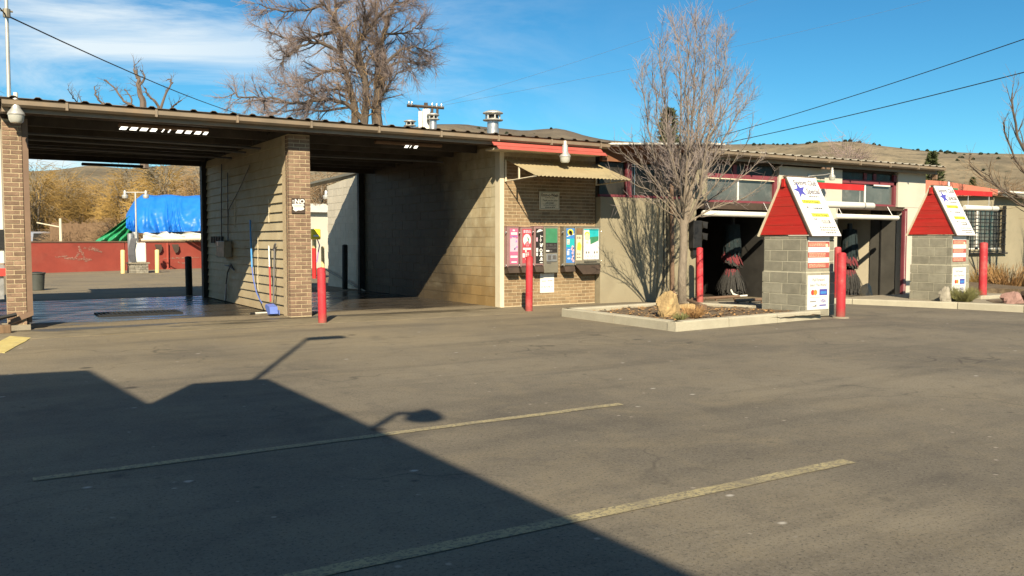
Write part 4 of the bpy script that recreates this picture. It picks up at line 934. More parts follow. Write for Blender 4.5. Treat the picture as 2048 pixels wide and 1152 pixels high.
kiosk(18.32, 18.98, 11.10, 12.06, -.01, 1.455, 2.535, 'block pay kiosk with red gable on the raised island by the barred window', 20.72, 2.43, (19.6, 21.0, 2.09, .062), False)

# clearance tubes hung in the two tunnel openings
for (xa, xb, lab) in ((14.06, 16.45, 'white clearance tube hung across the first tunnel opening behind the tree'), (18.66, 21.24, 'white clearance tube hung across the second tunnel opening between the kiosks')):
    t = thing('clearance_tube', lab, 'clearance bar', ((xa+xb)/2, 14.4, 1.94), 'clearance tubes over the tunnel openings')
    mb = MB(); mb.tube([(xa, 14.4, 1.945), (xa+.03, 14.4, 1.945), (xb-.03, 14.4, 1.935), (xb, 14.4, 1.935)], [.05, .066, .066, .05], 14); mb.build('tube', M['pvc'], t, smooth=True)
    for x in (xa+.25, xb-.25): mb = MB(); mb.tube([(x, 14.4, 2.0), (x, 14.55, 2.23)], .006, 4); mb.build('hang_wire', M['galv'], t)
t = thing('signal_light', 'black stop and go signal with two hoods on the pier of the first tunnel opening', 'signal light', (14.0, 14.45, 1.5))
p0, p1 = onY(1374, 441, 14.45), onY(1392, 507, 14.45)
mb = MB(); mb.bevbox(13.80, 14.06, 14.40, 14.565, p1.z+.12, p0.z, .01); mb.prism([(13.86, p1.z-.06), (13.98, p1.z-.02), (14.02, p1.z+.118), (13.86, p1.z+.118)], 14.47, 14.565, 'y'); mb.build('housing', M['rubber'], t)
for i in range(2):
    zc = p0.z-.12-.26*i; mb = MB(); n = 14; vs = []
    for j in range(n+1):
        a = R(-15)+R(210)*j/n; c_, s_ = math.cos(a)*.13, math.sin(a)*.12
        vs += [(14.07, 14.46+c_*.6, zc+s_), (14.30-.1*abs(math.cos(a)), 14.46+c_*.6, zc+s_-.03), (14.07, 14.46+c_*.56, zc+s_*.95), (14.30-.1*abs(math.cos(a)), 14.46+c_*.56, zc+s_*.95-.03)]
    fs = []
    for j in range(n):
        a = 4*j; fs += [(a, a+1, a+5, a+4), (a+2, a+6, a+7, a+3), (a+1, a+3, a+7, a+5), (a, a+4, a+6, a+2)]
    mb.add(vs, fs).build('hood', M['black'], t)
    mb = MB(); mb.tube([(14.064, 14.46, zc), (14.075, 14.46, zc)], .085, 14); mb.build('signal_lens', M['glass_dark'], t)

# ---- wash brushes inside the tunnel bays
def brush(px, Y, label):
    c = onY(px, 590, Y); zb = gz(c.x)+.05; c = Vector((c.x, Y, zb)); t = thing('wash_brush', label, 'wash brush', c, 'upright wash brushes'); q = random.Random(px)
    def ring(nm, m, z0, z1, r0, r1, n, w, layers=2, lean=0):
        mb = MB()
        for L_ in range(layers):
            for i in range(n):
                a = 2*math.pi*(i+q.random())/n; ra, rb = (r0-.05*L_)*q.uniform(.9, 1), (r1-.06*L_)*q.uniform(.8, 1.06); dz = q.uniform(-.09, .10)*(z1-z0)*1.6
                a2 = a+q.uniform(-.12, .12)+lean; tz0, tz1 = z1+lean*math.cos(a-2.2)*r0*1.2, z0+dz+lean*math.cos(a-2.2)*r0*1.2
                ta = Vector((-math.sin(a), math.cos(a), 0))*w/2; tb = Vector((-math.sin(a2), math.cos(a2), 0))*w*.7
                P0 = c+Vector((math.cos(a)*ra, math.sin(a)*ra, tz0-zb)); Pm = c+Vector((math.cos((a+a2)/2)*(ra*.4+rb*.62), math.sin((a+a2)/2)*(ra*.4+rb*.62), (tz0+tz1)/2-zb)); P1 = c+Vector((math.cos(a2)*rb, math.sin(a2)*rb, tz1-zb))
                mb.add([P0-ta, P0+ta, Pm+tb, Pm-tb, P1+tb, P1-tb], [(0, 1, 2, 3), (3, 2, 4, 5)])
        return mb.build(nm, m, t, recalc=False)
    z = zb
    mb = MB(); mb.tube([c, c+Vector((0, 0, 1.95))], .07, 10); mb.build('spindle', M['black'], t)
    mb = MB(); mb.lathe([(.03, 1.80), (.13, 1.78), (.15, 1.70), (.16, 1.55), (.165, 1.30), (.17, 1.08), (.15, 1.05)], c, 20); mb.build('hood_brush', M['brush_teal'], t, smooth=True)
    ring('hood_strips', M['brush_teal'], z+1.0, z+1.78, .19, .245, 60, .03, 3)
    ring('hood_fringe', M['brush_grey'], z+1.25, z+1.80, .12, .225, 40, .02, 1)
    ring('red_strips', M['brush_red'], z+.80, z+1.06, .20, .27, 46, .03, 2, .28)
    ring('grey_strips', M['brush_grey'], z+.74, z+.95, .20, .26, 40, .03, 2, .28)
    ring('skirt_strips', M['brush_grey'], z+.06, z+.64, .17, .36, 130, .028, 4)
    ring('skirt_fringe', M['brush_grey'], z+.10, z+.5, .25, .40, 60, .018, 1)
    ring('skirt_edge', M['brush_red'], z+.42, z+.66, .17, .25, 26, .025, 1)
    mb = MB(); mb.cyl(c+Vector((0, 0, -.05)), .3, .06, 16); mb.build('base', M['rubber'], t)
    return t
brush(1463, 15.75, 'dark upright wash brush with red and grey strips in the first tunnel opening')
brush(1697, 15.65, 'dark upright wash brush seen between the two kiosks in the second opening')
t = thing('water_hose', 'pale looped hose end on the floor beneath the brush in the first tunnel opening', 'hose', onZ(1480, 590, -.05))
mb = MB(); mb.tube([onY(1462, 580, 15.3), onY(1466, 588, 15.2), onY(1478, 592, 15.1), onY(1494, 591, 15.1)], .022, 6); mb.build('hose', M['pvc'], t, smooth=True)
# wheel guides on the first tunnel floor
for (a, b, lab) in (((1384, 603), (1478, 597), 'long steel wheel guide on the floor of the first tunnel opening'), ((1470, 606), (1530, 603), 'short steel wheel guide near the kiosk in the first tunnel opening')):
    P0, P1 = onZ(*a, -.03), onZ(*b, -.03); t = thing('wheel_guide', lab, 'wheel guide', P0)
    mb = MB(); mb.tube([P0+Vector((0, 0, .05)), P1+Vector((0, 0, .05))], .035, 8)
    for f_ in (.1, .5, .9): q = P0.lerp(P1, f_); mb.box(q.x-.02, q.x+.02, q.y-.02, q.y+.02, q.z-.04, q.z+.05)
    mb.build('rail', M['brown_steel'], t)

# ================================================================== planter, rock, tree pit
pl = thing('planter_bed', 'low planter with pale concrete kerb and bare soil around the tree', 'planter', (10.5, 11, 0))
KB = [Vector((8.80, 12.45, 0)), Vector((8.72, 9.45, 0)), Vector((12.27, 9.72, 0)), Vector((12.27, 11.15, 0)), Vector((11.75, 12.72, 0))]
def kerb_run(parent, a, b, w, z0, z1, m, seg=1.3, name='kerb_stone', inward=1):
    d = (b-a); n = max(1, round(d.length/seg)); nx = Vector((-d.y, d.x, 0)).normalized()*w*inward
    for i in range(n):
        p, q = a+d*(i/n), a+d*((i+1)/n); g_ = d.normalized()*.006
        p2, q2 = p+g_, q-g_; mb = MB(); b_ = .018
        za = [z0(p2), z0(q2)]; zz = [z1(p2), z1(q2)]
        ring = []
        for (pt_, zl, zh) in ((p2, za[0], zz[0]), (q2, za[1], zz[1])):
            ring.append([pt_+Vector((0, 0, zl)), pt_+nx*.04+Vector((0, 0, zh-b_)), pt_+nx*.13+Vector((0, 0, zh)), pt_+nx*.9+Vector((0, 0, zh)), pt_+nx+Vector((0, 0, zh-b_)), pt_+nx+Vector((0, 0, zl))])
        k = 6; mb.add(ring[0]+ring[1], [tuple(range(k))[::-1], tuple(range(k, 2*k))]+[(j, (j+1) % k, k+(j+1) % k, k+j) for j in range(k)]); mb.build(name, m, parent)
Z0 = lambda p: gz(p.x)-.02
Z1 = lambda p: gz(p.x)+.145
for i in range(5):
    if i == 2: continue
    kerb_run(pl, KB[i], KB[(i+1) % 5], .17, Z0, Z1, M['kerb'])
mb = MB(); cx_, cy_ = 10.6, 11.1; NX, NY = 34, 30; vs = []; fs = []
for j in range(NY+1):
    for i in range(NX+1):
        x = 8.9+(12.25-8.9)*i/NX; y = 9.62+(12.62-9.62)*j/NY
        if x > 11.6: y = min(y, 12.6-(x-11.6)*2.5)
        vs.append((x, y, .085+.035*mnoise.noise(Vector((x*2, y*2, 0)))+.02*mnoise.noise(Vector((x*8, y*8, 3)))+.05*math.exp(-((x-11.34)**2+(y-12.1)**2)/.4)))
fs = [(j*(NX+1)+i, j*(NX+1)+i+1, (j+1)*(NX+1)+i+1, (j+1)*(NX+1)+i) for j in range(NY) for i in range(NX)]
tag(mb.add(vs, fs).build('soil', M['soil'], pl, smooth=True, recalc=False), kind='stuff')
mb = MB(); q = random.Random(5)
for i in range(900):
    x, y = q.uniform(8.95, 12.1), q.uniform(9.7, 12.4)
    if x > 11.7 and y > 12.6-(x-11.6)*2.4: continue
    s = q.uniform(.012, .04); a = q.random()*6.3; z = .11+.03*mnoise.noise(Vector((x*2, y*2, 0))); u = Vector((math.cos(a), math.sin(a), q.uniform(-.3, .5)))*s; v = Vector((-math.sin(a), math.cos(a), q.uniform(-.2, .4)))*s*.6; c = Vector((x, y, z))
    mb.add([c-u, c+v, c+u, c-v], [(0, 1, 2, 3)])
tag(mb.build('leaf_litter', M['dry_leaf'], pl, recalc=False), kind='stuff')
def rock(name, label, c, dims, m, seed, cut=None, n=14):
    t_ = MB(); vs = []; NZ = max(9, n*2//3); c = Vector(c)
    for j in range(NZ+1):
        ph = math.pi*j/NZ
        for i in range(n):
            th = 2*math.pi*i/n; v = Vector((math.sin(ph)*math.cos(th), math.sin(ph)*math.sin(th), -math.cos(ph)))
            k = 1+.30*mnoise.noise(v*1.3+Vector((seed, 0, 0)))+.14*mnoise.noise(v*3.5+Vector((0, seed, 0)))+.05*mnoise.noise(v*9+Vector((0, 0, seed)))
            for dvec, dd in ((Vector((.6, -.75, .3)).normalized(), .72), (Vector((-.9, -.1, .4)).normalized(), .7), (Vector((.2, .3, .93)).normalized(), .78), (Vector((.8, .5, .1)).normalized(), .75)):
                e_ = v.dot(dvec)*k
                if e_ > dd: k *= dd/e_
            vs.append(c+Vector((v.x*dims[0]*k, v.y*dims[1]*k, v.z*dims[2]*k)))
    fs = [(j*n+i, j*n+(i+1) % n, (j+1)*n+(i+1) % n, (j+1)*n+i) for j in range(NZ) for i in range(n)]
    return tag(t_.add(vs, fs).build(name, m, recalc=False), label, 'rock')
p = onZ(1347, 633, .08); rock('rock', 'tan sandstone boulder leaning in the planter before the tree', p+Vector((0, .12, .17)), (.22, .16, .27), M['sandstone'], 3.1, n=30)
p = onZ(1385, 619, .08); rock('rock', 'flat tan stone lying behind the boulder in the planter', p+Vector((0, .1, .02)), (.3, .22, .09), M['sandstone'], 8.2)
p = onZ(1733, 592, -.1); rock('rock', 'pale cone-shaped stone at the foot of the second tunnel opening', p+Vector((0, 0, .1)), (.17, .17, .24), M['greyrock'], 5.5)
p = onZ(1886, 602, .0); rock('rock', 'grey pointed rock against the side of the island kiosk', p+Vector((-.1, -.12, .12)), (.15, .12, .24), M['greyrock'], 1.7)
p = onZ(2026, 606, .0); rock('rock', 'reddish boulder on the raised island past the red bollard', p+Vector((0, 0, .08)), (.28, .22, .18), M['redrock'], 9.4)
p = onZ(2062, 603, .0); rock('rock', 'dark red stone at the edge of the photo on the raised island', p+Vector((0, 0, .1)), (.2, .2, .2), M['dark_brown'], 2.4)
# downspout and cables on the pier
t = thing('downspout', 'dark brown downspout running down the pier behind the bare tree', 'downspout', (13.2, 14.5, 0))
p0 = onY(1343, 330, 14.48); p1 = onY(1345, 585, 14.48); p2 = onZ(1402, 620, .10)
mb = MB(); mb.tube([p0+Vector((-.02, -.1, .3)), p0, p1], .048, 10); mb.build('pipe', M['brown_steel'], t)
mb = MB(); mb.tube([p1+Vector((0, 0, .02)), p1+Vector((.05, -.08, -.1)), p2+Vector((0, 0, .07))], .052, 10); mb.box(p2.x-.07, p2.x+.07, p2.y-.07, p2.y+.07, p2.z-.03, p2.z+.10); mb.build('elbow', M['brown_steel'], t)
t = thing('wall_cable', 'loose black cables hanging down the stucco beside the downspout', 'cable', (13, 14.55, 0))
mb = MB()
for a, b in ((1327, 1331), (1333, 1337)): mb.tube([onY(a, 400, 14.56), onY(a+1, 500, 14.56), onY(a+1, 570, 14.52), onY(b+9, 608, 14.3)], .011, 5)
mb.build('cable', M['rubber'], t)

# ================================================================== raised island and its kerbs
isl = [Vector((16.45, 13.30, 0)), Vector((16.9, 12.55, 0)), Vector((17.85, 10.65, 0)), Vector((18.18, 9.45, 0)), Vector((18.45, 7.0, 0)), Vector((22.5, 6.0, 0)), Vector((22.0, 12.9, 0)), Vector((18.9, 13.25, 0))]
si = thing('raised_island', 'raised concrete kerbed island carrying the further kiosk and its rocks', 'traffic island', (18.5, 11, 0))
ZI = lambda p: .0
for a, b in zip(isl[:5], isl[1:6]): kerb_run(si, a, b, .16, lambda p: gz(p.x)-.03, lambda p: .012, M['kerb'], 1.9)
mb = MB(); ins = [isl[0]+Vector((.3, -.03, 0))]+[p+Vector((.165, 0, 0)) for p in isl[1:5]]+isl[5:]
mb.prism([(p.x, p.y) for p in ins], -.35, -.004, 'z'); mb.build('island_top', M['concrete'], si)
mb = MB(); mb.prism([(18.9, 7.5), (21.8, 6.5), (21.5, 11.0), (19.2, 10.8), (18.6, 10.3)], -.2, .004, 'z'); tag(mb.build('soil', M['soil'], si), kind='stuff')
mb = MB(); a, b = onZ(1945, 596, .02), onZ(1990, 594, .02); mb.bevbox(a.x, b.x+.3, a.y-.2, a.y+.0, -.01, .07, .01); mb.build('kerb_stone', M['kerb'], si)
bd = thing('planting_bed', 'low pale concrete bed wall before the small beige building', 'planting bed', (25, 13.5, 0))
a, b = onZ(1935, 592, -.25), onZ(2140, 598, -.25)
kerb_run(bd, a, b, .2, lambda p: -.4, lambda p: .05, M['kerb'], 2.2)
mb = MB(); mb.prism([(a.x, a.y+.2), (b.x, b.y+.2), (b.x+3, 16.9), (a.x-1, 16.9)], -.35, -.02, 'z'); tag(mb.build('soil', M['soil'], bd), kind='stuff')

# ================================================================== small beige building past the tunnel
sb = thing('small_building', 'small beige stucco building with a barred window and faded red parapet', 'building', (28, 17, 0))
def ps(name, m, *b, parent=sb):
    mb = MB()
    for q in b: mb.box(*q)
    return mb.build(name, m, parent)
ps('wall', M['stucco'], (22.95, 28.42, 17, 17.2, -.5, 2.93), (31.12, 38, 17, 17.2, -.5, 2.93), (28.42, 31.12, 17, 17.2, -.5, 1.02), (28.42, 31.12, 17, 17.2, 2.42, 2.93))
ps('side_wall', M['stucco'], (22.95, 23.1, 17.21, 22, -.5, 2.9)); ps('rear_wall', M['stucco'], (23.1, 38, 21.8, 22, -.5, 2.9))
mb = MB(); mb.prism([(22.9, 2.6), (30.4, 2.9), (30.4, 3.10), (27.2, 3.27), (22.9, 3.29)], 16.80, 16.95, 'y'); mb.build('parapet', M['salmon'], sb)
ps('parapet_leg', M['salmon'], (26.0, 26.6, 16.86, 16.99, 1.6, 2.72))
ps('roof', M['white_paint'], (30.41, 38.3, 16.6, 22.2, 2.985, 3.05)); ps('roof', M['roof_pale'], (22.95, 30.4, 16.96, 22.2, 2.94, 3.0)); ps('fascia_board', M['steel_grey'], (30.41, 38.25, 16.64, 16.69, 2.84, 2.984))
wd = ps('window', M['glass_dark'], (28.42, 31.12, 17.12, 17.15, 1.02, 2.42))
ps('pane', M['pane'], (28.5, 29.55, 17.09, 17.1, 1.08, 2.36), (29.72, 31.05, 17.09, 17.1, 1.08, 2.36), parent=wd)
ps('frame', M['white_paint'], (29.56, 29.71, 17.05, 17.11, 1.02, 2.42), (28.42, 31.12, 17.05, 17.088, 1.022, 1.075), parent=wd)
mb = MB()
for i in range(10): x = 28.5+.28*i; mb.box(x-.012, x+.012, 16.93, 16.95, .93, 2.5)
for z in (.95, 1.2, 1.45, 1.7, 1.95, 2.2, 2.47): mb.box(28.4, 31.2, 16.905, 16.928, z-.014, z+.014)
mb.box(31.1, 31.16, 16.9, 16.995, .9, 2.55); mb.box(28.4, 31.3, 16.88, 16.995, .86, .91); mb.build('window_bars', M['black'], wd)
hp = onY(1897, 382, 16.4); yard_light((hp.x+.3, 16.8, hp.z-.0), hp, 'small white yard light above the faded red parapet behind the island kiosk', .8)

# ================================================================== roof vents, mast, pole, wires
def lat(name, prof, p, m, par, n=18): mb = MB(); mb.lathe(prof, p, n); return mb.build(name, m, par, smooth=True)
def vent(p, s, hp_, label):
    """round flue with a louvred cap"""
    t = thing('roof_vent', label, 'roof vent', p, 'roof vents'); p = Vector(p)
    lat('flue', [(.16*s, 0), (.155*s, .04*s), (.13*s, .06*s), (.122*s, hp_)], p, M['galv'], t)
    q = p+Vector((0, 0, hp_))
    lat('cap', [(.12*s, 0), (.215*s, .012*s), (.22*s, .03*s), (.13*s, .045*s), (.125*s, .055*s)], q, M['cast_alu'], t)
    lat('cap', [(.16*s, .135*s), (.165*s, .15*s), (.222*s, .165*s), (.215*s, .185*s), (.12*s, .225*s), (.02*s, .24*s)], q, M['cast_alu'], t)
    lat('core', [(.10*s, .05*s), (.10*s, .14*s)], q, M['black'], t)
    for i in range(6):
        mb = MB(); a = i*math.pi/3+.3; mb.tube([q+Vector((math.cos(a)*.15*s, math.sin(a)*.15*s, .04*s)), q+Vector((math.cos(a)*.15*s, math.sin(a)*.15*s, .15*s))], .02*s, 4); mb.build('spacer', M['cast_alu'], t)
vent((9.64, 16.2, 3.29), 1.0, onY(985, 220, 16.2).z-.24-3.29, 'large capped steel roof vent standing alone over the brick room')
p = onY(820, 262, 18.6); vent((p.x, 18.6, 3.25), .66, onY(820, 239, 18.6).z-.16-3.25, 'short capped roof vent furthest from the lone large vent')
p = onY(866, 262, 17.8); vent((p.x, 17.8, 3.27), .68, onY(866, 226, 17.8).z-.16-3.27, 'tall capped roof vent beside the two open flue pipes')
for (px, top, r, lab) in ((841, 223, .045, 'thin open steel flue pipe between the short vent and the thick flue'), (853, 219, .085, 'thick open steel flue pipe beneath the power pole crossarm')):
    p = onY(px, 262, 18.0); d = (p-CP).dot(_f); zt = atd(px, top, d).z; t = thing('flue_pipe', lab, 'flue pipe', (p.x, 18, 3.29), 'roof vents')
    mb = MB(); mb.cyl((p.x, 18, 3.28), r, (zt-3.28)*.52, 14); mb.build('pipe', M['galv'], t, smooth=True)
    mb = MB(); mb.cyl((p.x, 18, 3.28+(zt-3.28)*.53), r*1.06, (zt-3.28)*.47, 14); mb.build('pipe_sleeve', M['white_sheen'], t, smooth=True)
t = thing('antenna_mast', 'tall thin pale mast rising beside the slim end pillar', 'mast', onY(22, 200, 14.9))
p0, p1 = onY(18, 190, 14.95), onY(8, -160, 14.95)
mb = MB(); mb.tube([p0+Vector((.02, 0, -.45)), p0, p1], [.028, .028, .02], 8); mb.build('pole', M['cast_alu'], t, smooth=True)
mb = MB(); q = p0.lerp(p1, .47); mb.tube([q+Vector((0, 0, -.06)), q+Vector((0, 0, .06))], .05, 8); mb.tube([q+Vector((-.08, 0, .03)), q+Vector((.08, 0, .03))], .015, 5); mb.build('clamp', M['steel_grey'], t)
def wire(name, label, a, b, sag, r, m='rubber', n=14):
    a, b = Vector(a), Vector(b); mb = MB(); mb.tube([a.lerp(b, i/n)-Vector((0, 0, sag*4*(i/n)*(1-i/n))) for i in range(n+1)], r, 4)
    return tag(mb.build(name, M[m]), label, 'overhead cable')
wire('overhead_cable', 'thin black cable falling from the tall mast behind the wash bay roof', onY(11, 30, 14.95), atd(545, 243, 44), .25, .012)
wire('overhead_cable', 'short cable leaving the mast toward the edge of the photo', onY(11, 29, 14.95), onY(-60, -60, 13.5), .02, .012)
wire('overhead_cable', 'upper of two thick cables sloping up from the bare planter tree', atd(1440, 272, 40), atd(2250, 8, 22), .12, .014)
wire('overhead_cable', 'lower of two thick cables sloping up from the bare planter tree', atd(1440, 288, 40), atd(2250, 92, 22), .10, .015)
wire('overhead_cable', 'faint upper wire running from the power pole crossarm across the sky', atd(884, 206, 50), atd(1700, -70, 60), .3, .006, 'hose_grey')
wire('overhead_cable', 'faint lower wire running from the power pole crossarm across the sky', atd(890, 210, 50), atd(1900, -10, 60), .3, .006, 'hose_grey')
pp = atd(852, 240, 50); t = thing('power_pole', 'wooden power pole crossarm showing above the roof flues', 'power pole', (pp.x, pp.y, 0))
mb = MB(); zt = atd(852, 206, 50).z; mb.tube([(pp.x, pp.y, -.1), (pp.x, pp.y, zt)], [.16, .11], 10); mb.build('pole', M['pole_wood'], t)
a, b = atd(814, 211, 49.8), atd(888, 216, 49.8); mb = MB(); mb.tube([a, b], .085, 4); mb.build('crossarm', M['pole_wood'], t)
mb = MB()
for f_ in (.05, .13, .68, .8, .93):
    q = a.lerp(b, f_); mb.tube([q, q+Vector((0, 0, .14)), q+Vector((0, 0, .24))], [.05, .06, .03], 8)
mb.build('insulators', M['galv'], t)
mb = MB()
for s_ in (.25, .72): mb.tube([a.lerp(b, s_), Vector((pp.x, pp.y-.15, a.z-.75))], .03, 4)
mb.tube([a.lerp(b, .68)+Vector((0, 0, -.05)), a.lerp(b, .68)+Vector((0, 0, -.55))], .07, 6); mb.tube([a.lerp(b, .82)+Vector((0, 0, -.05)), a.lerp(b, .82)+Vector((0, 0, -.5))], .07, 6); mb.build('braces', M['pole_wood'], t)

# ================================================================== brushes and tools leaning on the divider
t = thing('scrub_brush', 'foam scrub brush with red handle and blue head by the divider wall', 'brush', (4.6, 15.5, 0))
p0, p1 = dv(541, 603, .16), dv(538, 492, .05); mb = MB(); mb.tube([p0, p0.lerp(p1, .62)], .016, 6); mb.build('handle', M['red_paint'], t)
mb = MB(); mb.tube([p0.lerp(p1, .62), p1], .016, 6); mb.build('handle_end', M['galv'], t)
mb = MB(); p = dv(546, 606, .18); mb.prism([(p.y-.12, .17), (p.y+.10, .21), (p.y+.16, .16), (p.y-.02, .03), (p.y-.16, .05)], 4.44, 4.58, 'x'); mb.build('brush_head', M['plastic_blue'], t)
t = thing('scrub_brush', 'grey handled wash brush propped right beside the red handled one', 'brush', (4.6, 15.3, 0))
mb = MB(); p0, p1 = dv(547, 600, .10), dv(549, 490, .04); mb.tube([p0, p1], .014, 6); mb.tube([p1, dv(547, 500, .05), dv(551, 487, .05)], .018, 6); mb.build('handle', M['hose_grey'], t)
mb = MB(); p = dv(553, 612, .12); mb.box(4.48, 4.64, p.y-.05, p.y+.06, .02, .10); mb.build('brush_head', M['plastic_blue'], t)
t = thing('blue_pole', 'long blue pole with trailing hose leaning on the divider wall', 'pole', (4.6, 16.6, 0))
mb = MB(); pts = [dv(500, 440, .04), dv(502, 490, .06), dv(504, 535, .10)]; mb.tube(pts, .017, 6); mb.build('pole', M['hose_blue'], t)
mb = MB(); mb.tube([dv(504, 535, .1), dv(507, 560, .12), dv(513, 585, .16), dv(519, 598, .2), dv(524, 606, .26)], .011, 5); mb.build('hose', M['plastic_blue'], t)
a, b = onZ(500, 627, .015), onZ(553, 624, .015); t = thing('floor_wand', 'pale wash wand lying on the wet floor below the brushes', 'wand', a)
mb = MB(); mb.tube([a, b], .014, 6); mb.build('wand', M['pvc'], t)
mb = MB(); mb.tube([a, a.lerp(b, .18)], .02, 6); mb.build('grip', M['rubber'], t)

# ================================================================== yard behind the bays
gr = 'red wall'
rw = thing('yard_wall', 'long low wall painted faded red behind the yard', 'wall', (6, 42, 0))
WA, WB, WC_ = Vector((-5, 37.0, 0)), Vector((5.9, 41.9, 0)), Vector((16, 46.2, 0))
def wallseg(a, b, h, name, m, th=.2):
    d = (b-a).normalized(); nx = Vector((-d.y, d.x, 0))*th; mb = MB()
    mb.prism([(a.x, a.y), (b.x, b.y), (b.x+nx.x, b.y+nx.y), (a.x+nx.x, a.y+nx.y)], -.1, h, 'z'); return mb.build(name, m, rw)
wallseg(WA, WB, 1.25, 'wall_panel', M['wall_red']); wallseg(WB+Vector((.05, .02, 0)), WC_, 1.25, 'wall_panel', M['wall_red'])
for (a, b) in ((WA, WB), (WB+Vector((.05, .02, 0)), WC_)):
    d = (b-a).normalized(); nx = Vector((d.y, -d.x, 0))*.03
    mb = MB(); mb.prism([((a+nx).x, (a+nx).y), ((b+nx).x, (b+nx).y), ((b-nx*9).x, (b-nx*9).y), ((a-nx*9).x, (a-nx*9).y)], 1.252, 1.30, 'z'); mb.build('wall_cap', M['brown_steel'], rw)
# scraped chalky patches on the wall face
def onseg(px, a, b, off=.012):
    r = ray(px, 500); d = b-a; den = r.x*d.y-r.y*d.x; s_ = (a.x*d.y-a.y*d.x)/den; n_ = Vector((d.y, -d.x, 0)).normalized(); return Vector((r.x*s_, r.y*s_, 0))+n_*off, s_/1.0
mb = MB(); q = random.Random(9)
for (xa, ya, xb, yb, w, k) in ((157, 492, 172, 522, 2.2, 18), (160, 498, 152, 516, 2, 8), (140, 517, 182, 520, 1.8, 20), (128, 517, 150, 516, 1.3, 9), (165, 495, 205, 504, 2.0, 14), (180, 496, 196, 500, 3, 8), (110, 514, 135, 512, 1, 8), (325, 517, 405, 514, 1.2, 20), (350, 524, 380, 528, 1.2, 8)):
    for i in range(k*3):
        u = q.random(); px, py = xa+(xb-xa)*u+q.uniform(-1, 1)*w*.8, ya+(yb-ya)*u+q.uniform(-1, 1)*w
        A_, B_ = (WA, WB) if px < 238 else (WB, WC_)
        c, s_ = onseg(px, A_, B_); c.z = CH+ray(px, py).z*s_; d = (B_-A_).normalized()*q.uniform(.01, .035); e_ = Vector((0, 0, q.uniform(.008, .022)))
        mb.add([c-d-e_, c+d-e_*.6, c+d*.7+e_, c-d*.8+e_*.8], [(0, 1, 2, 3)])
tag(mb.build('chalk_marks', M['chalk'], rw, recalc=False), kind='stuff')

t = thing('trash_can', 'dark grey plastic trash can alone in the yard behind the wash bays', 'trash can', (1.53, 26.4, 0))
mb = MB(); mb.lathe([(.165, 0), (.175, .01), (.205, .44), (.225, .445), (.225, .475), (.205, .48), (.19, .44), (.16, .03)], (1.53, 26.4, 0), 20); mb.build('bin', M['can_grey'], t, smooth=True)
mb = MB(); mb.lathe([(.2, .0), (.13, .05), (.02, .06)], (1.53, 26.4, .44), 14); mb.build('bag', M['rubber'], t, smooth=True)
vi = thing('vacuum_island', 'white vacuum cabinet on a stone base with a twin lamp post', 'vacuum station', (5.9, 38.4, 0))
vx0, vx1, vy0, vy1 = 5.56, 6.25, 38.1, 38.8
mb = MB(); mb.box(vx0+.03, vx1-.03, vy0+.03, vy1-.03, 0, .37); sbse = mb.build('stone_base', M['mortar'], vi)
q = random.Random(2)
for k in range(5):
    x = vx0; z = k*.074
    while x < vx1-.02:
        w = q.uniform(.10, .22); b = min(x+w, vx1); piece('stone', x+.006, b-.006, vy0-q.uniform(0, .02), vy0+.06, z+.005, z+.07, M['stone'], sbse); x = b
    y = vy0+.07
    while y < vy1-.02:
        w = q.uniform(.12, .24); b = min(y+w, vy1); piece('stone', vx0-q.uniform(0, .02), vx0+.05, y+.006, b-.006, z+.005, z+.07, M['stone'], sbse); y = b
mb = MB(); mb.bevbox(vx0-.05, vx1+.06, vy0-.06, vy1+.05, .375, .435, .012); mb.build('ledge', M['concrete'], vi)
mb = MB(); mb.bevbox(vx0+.13, vx1-.06, vy0+.06, vy1-.12, .436, 1.24, .03); mb.build('cabinet', M['white_paint'], vi)
for (x, y, zt_, m) in ((vx0+.08, vy0+.35, 1.62, 'galv'), (vx0+.28, vy0+.5, 1.68, 'galv')): mb = MB(); mb.cyl((x+.02, y+.05, .436), .12, zt_-.436, 14); mb.build('drum', M[m], vi, smooth=True)
mb = MB()
for i in range(14): x = vx0-.02+.016*i; mb.tube([(x+.08, vy0+.02, 1.42), (x-.02, vy0-.0, 1.0), (x-.03+.01*(i % 3), vy0-.02, .75), (x+.02, vy0+.0, .46)], .02, 5)
mb.build('hose', M['hose_grey'], vi)
def twin_lamp(t, x, y, zt, half=.37, sgn=1):
    mb = MB(); mb.tube([(x, y, .4), (x, y, zt)], .035, 8); mb.build('lamp_pole', M['cast_alu'], t)
    mb = MB(); mb.tube([(x-half, y+half*.5, zt-.02), (x+half, y-half*.5, zt-.02)], .022, 6); mb.build('crossbar', M['cast_alu'], t)
    for s_ in (-1, 1):
        p = Vector((x+s_*half, y-s_*half*.5, zt-.27)); lat('lamp_head', [(.02, 0), (.10, .01), (.125, .10), (.12, .13), (.06, .17), (.055, .30), (.02, .34)], p, M['cast_alu'], t, 12)
pq = atd(270, 384, 35.7); twin_lamp(vi, pq.x, vy0+.42, pq.z)
YP = 'pale yellow guard posts'
bollard((5.30, 38.2, 0), .95, 'pale yellow guard post beside the grey hose of the vacuum island', M['yellow_cream'], .085, group=YP, foot=False)
bollard((6.62, 38.3, 0), .95, 'pale yellow guard post on the open side of the vacuum island', M['yellow_cream'], .085, group=YP, foot=False)
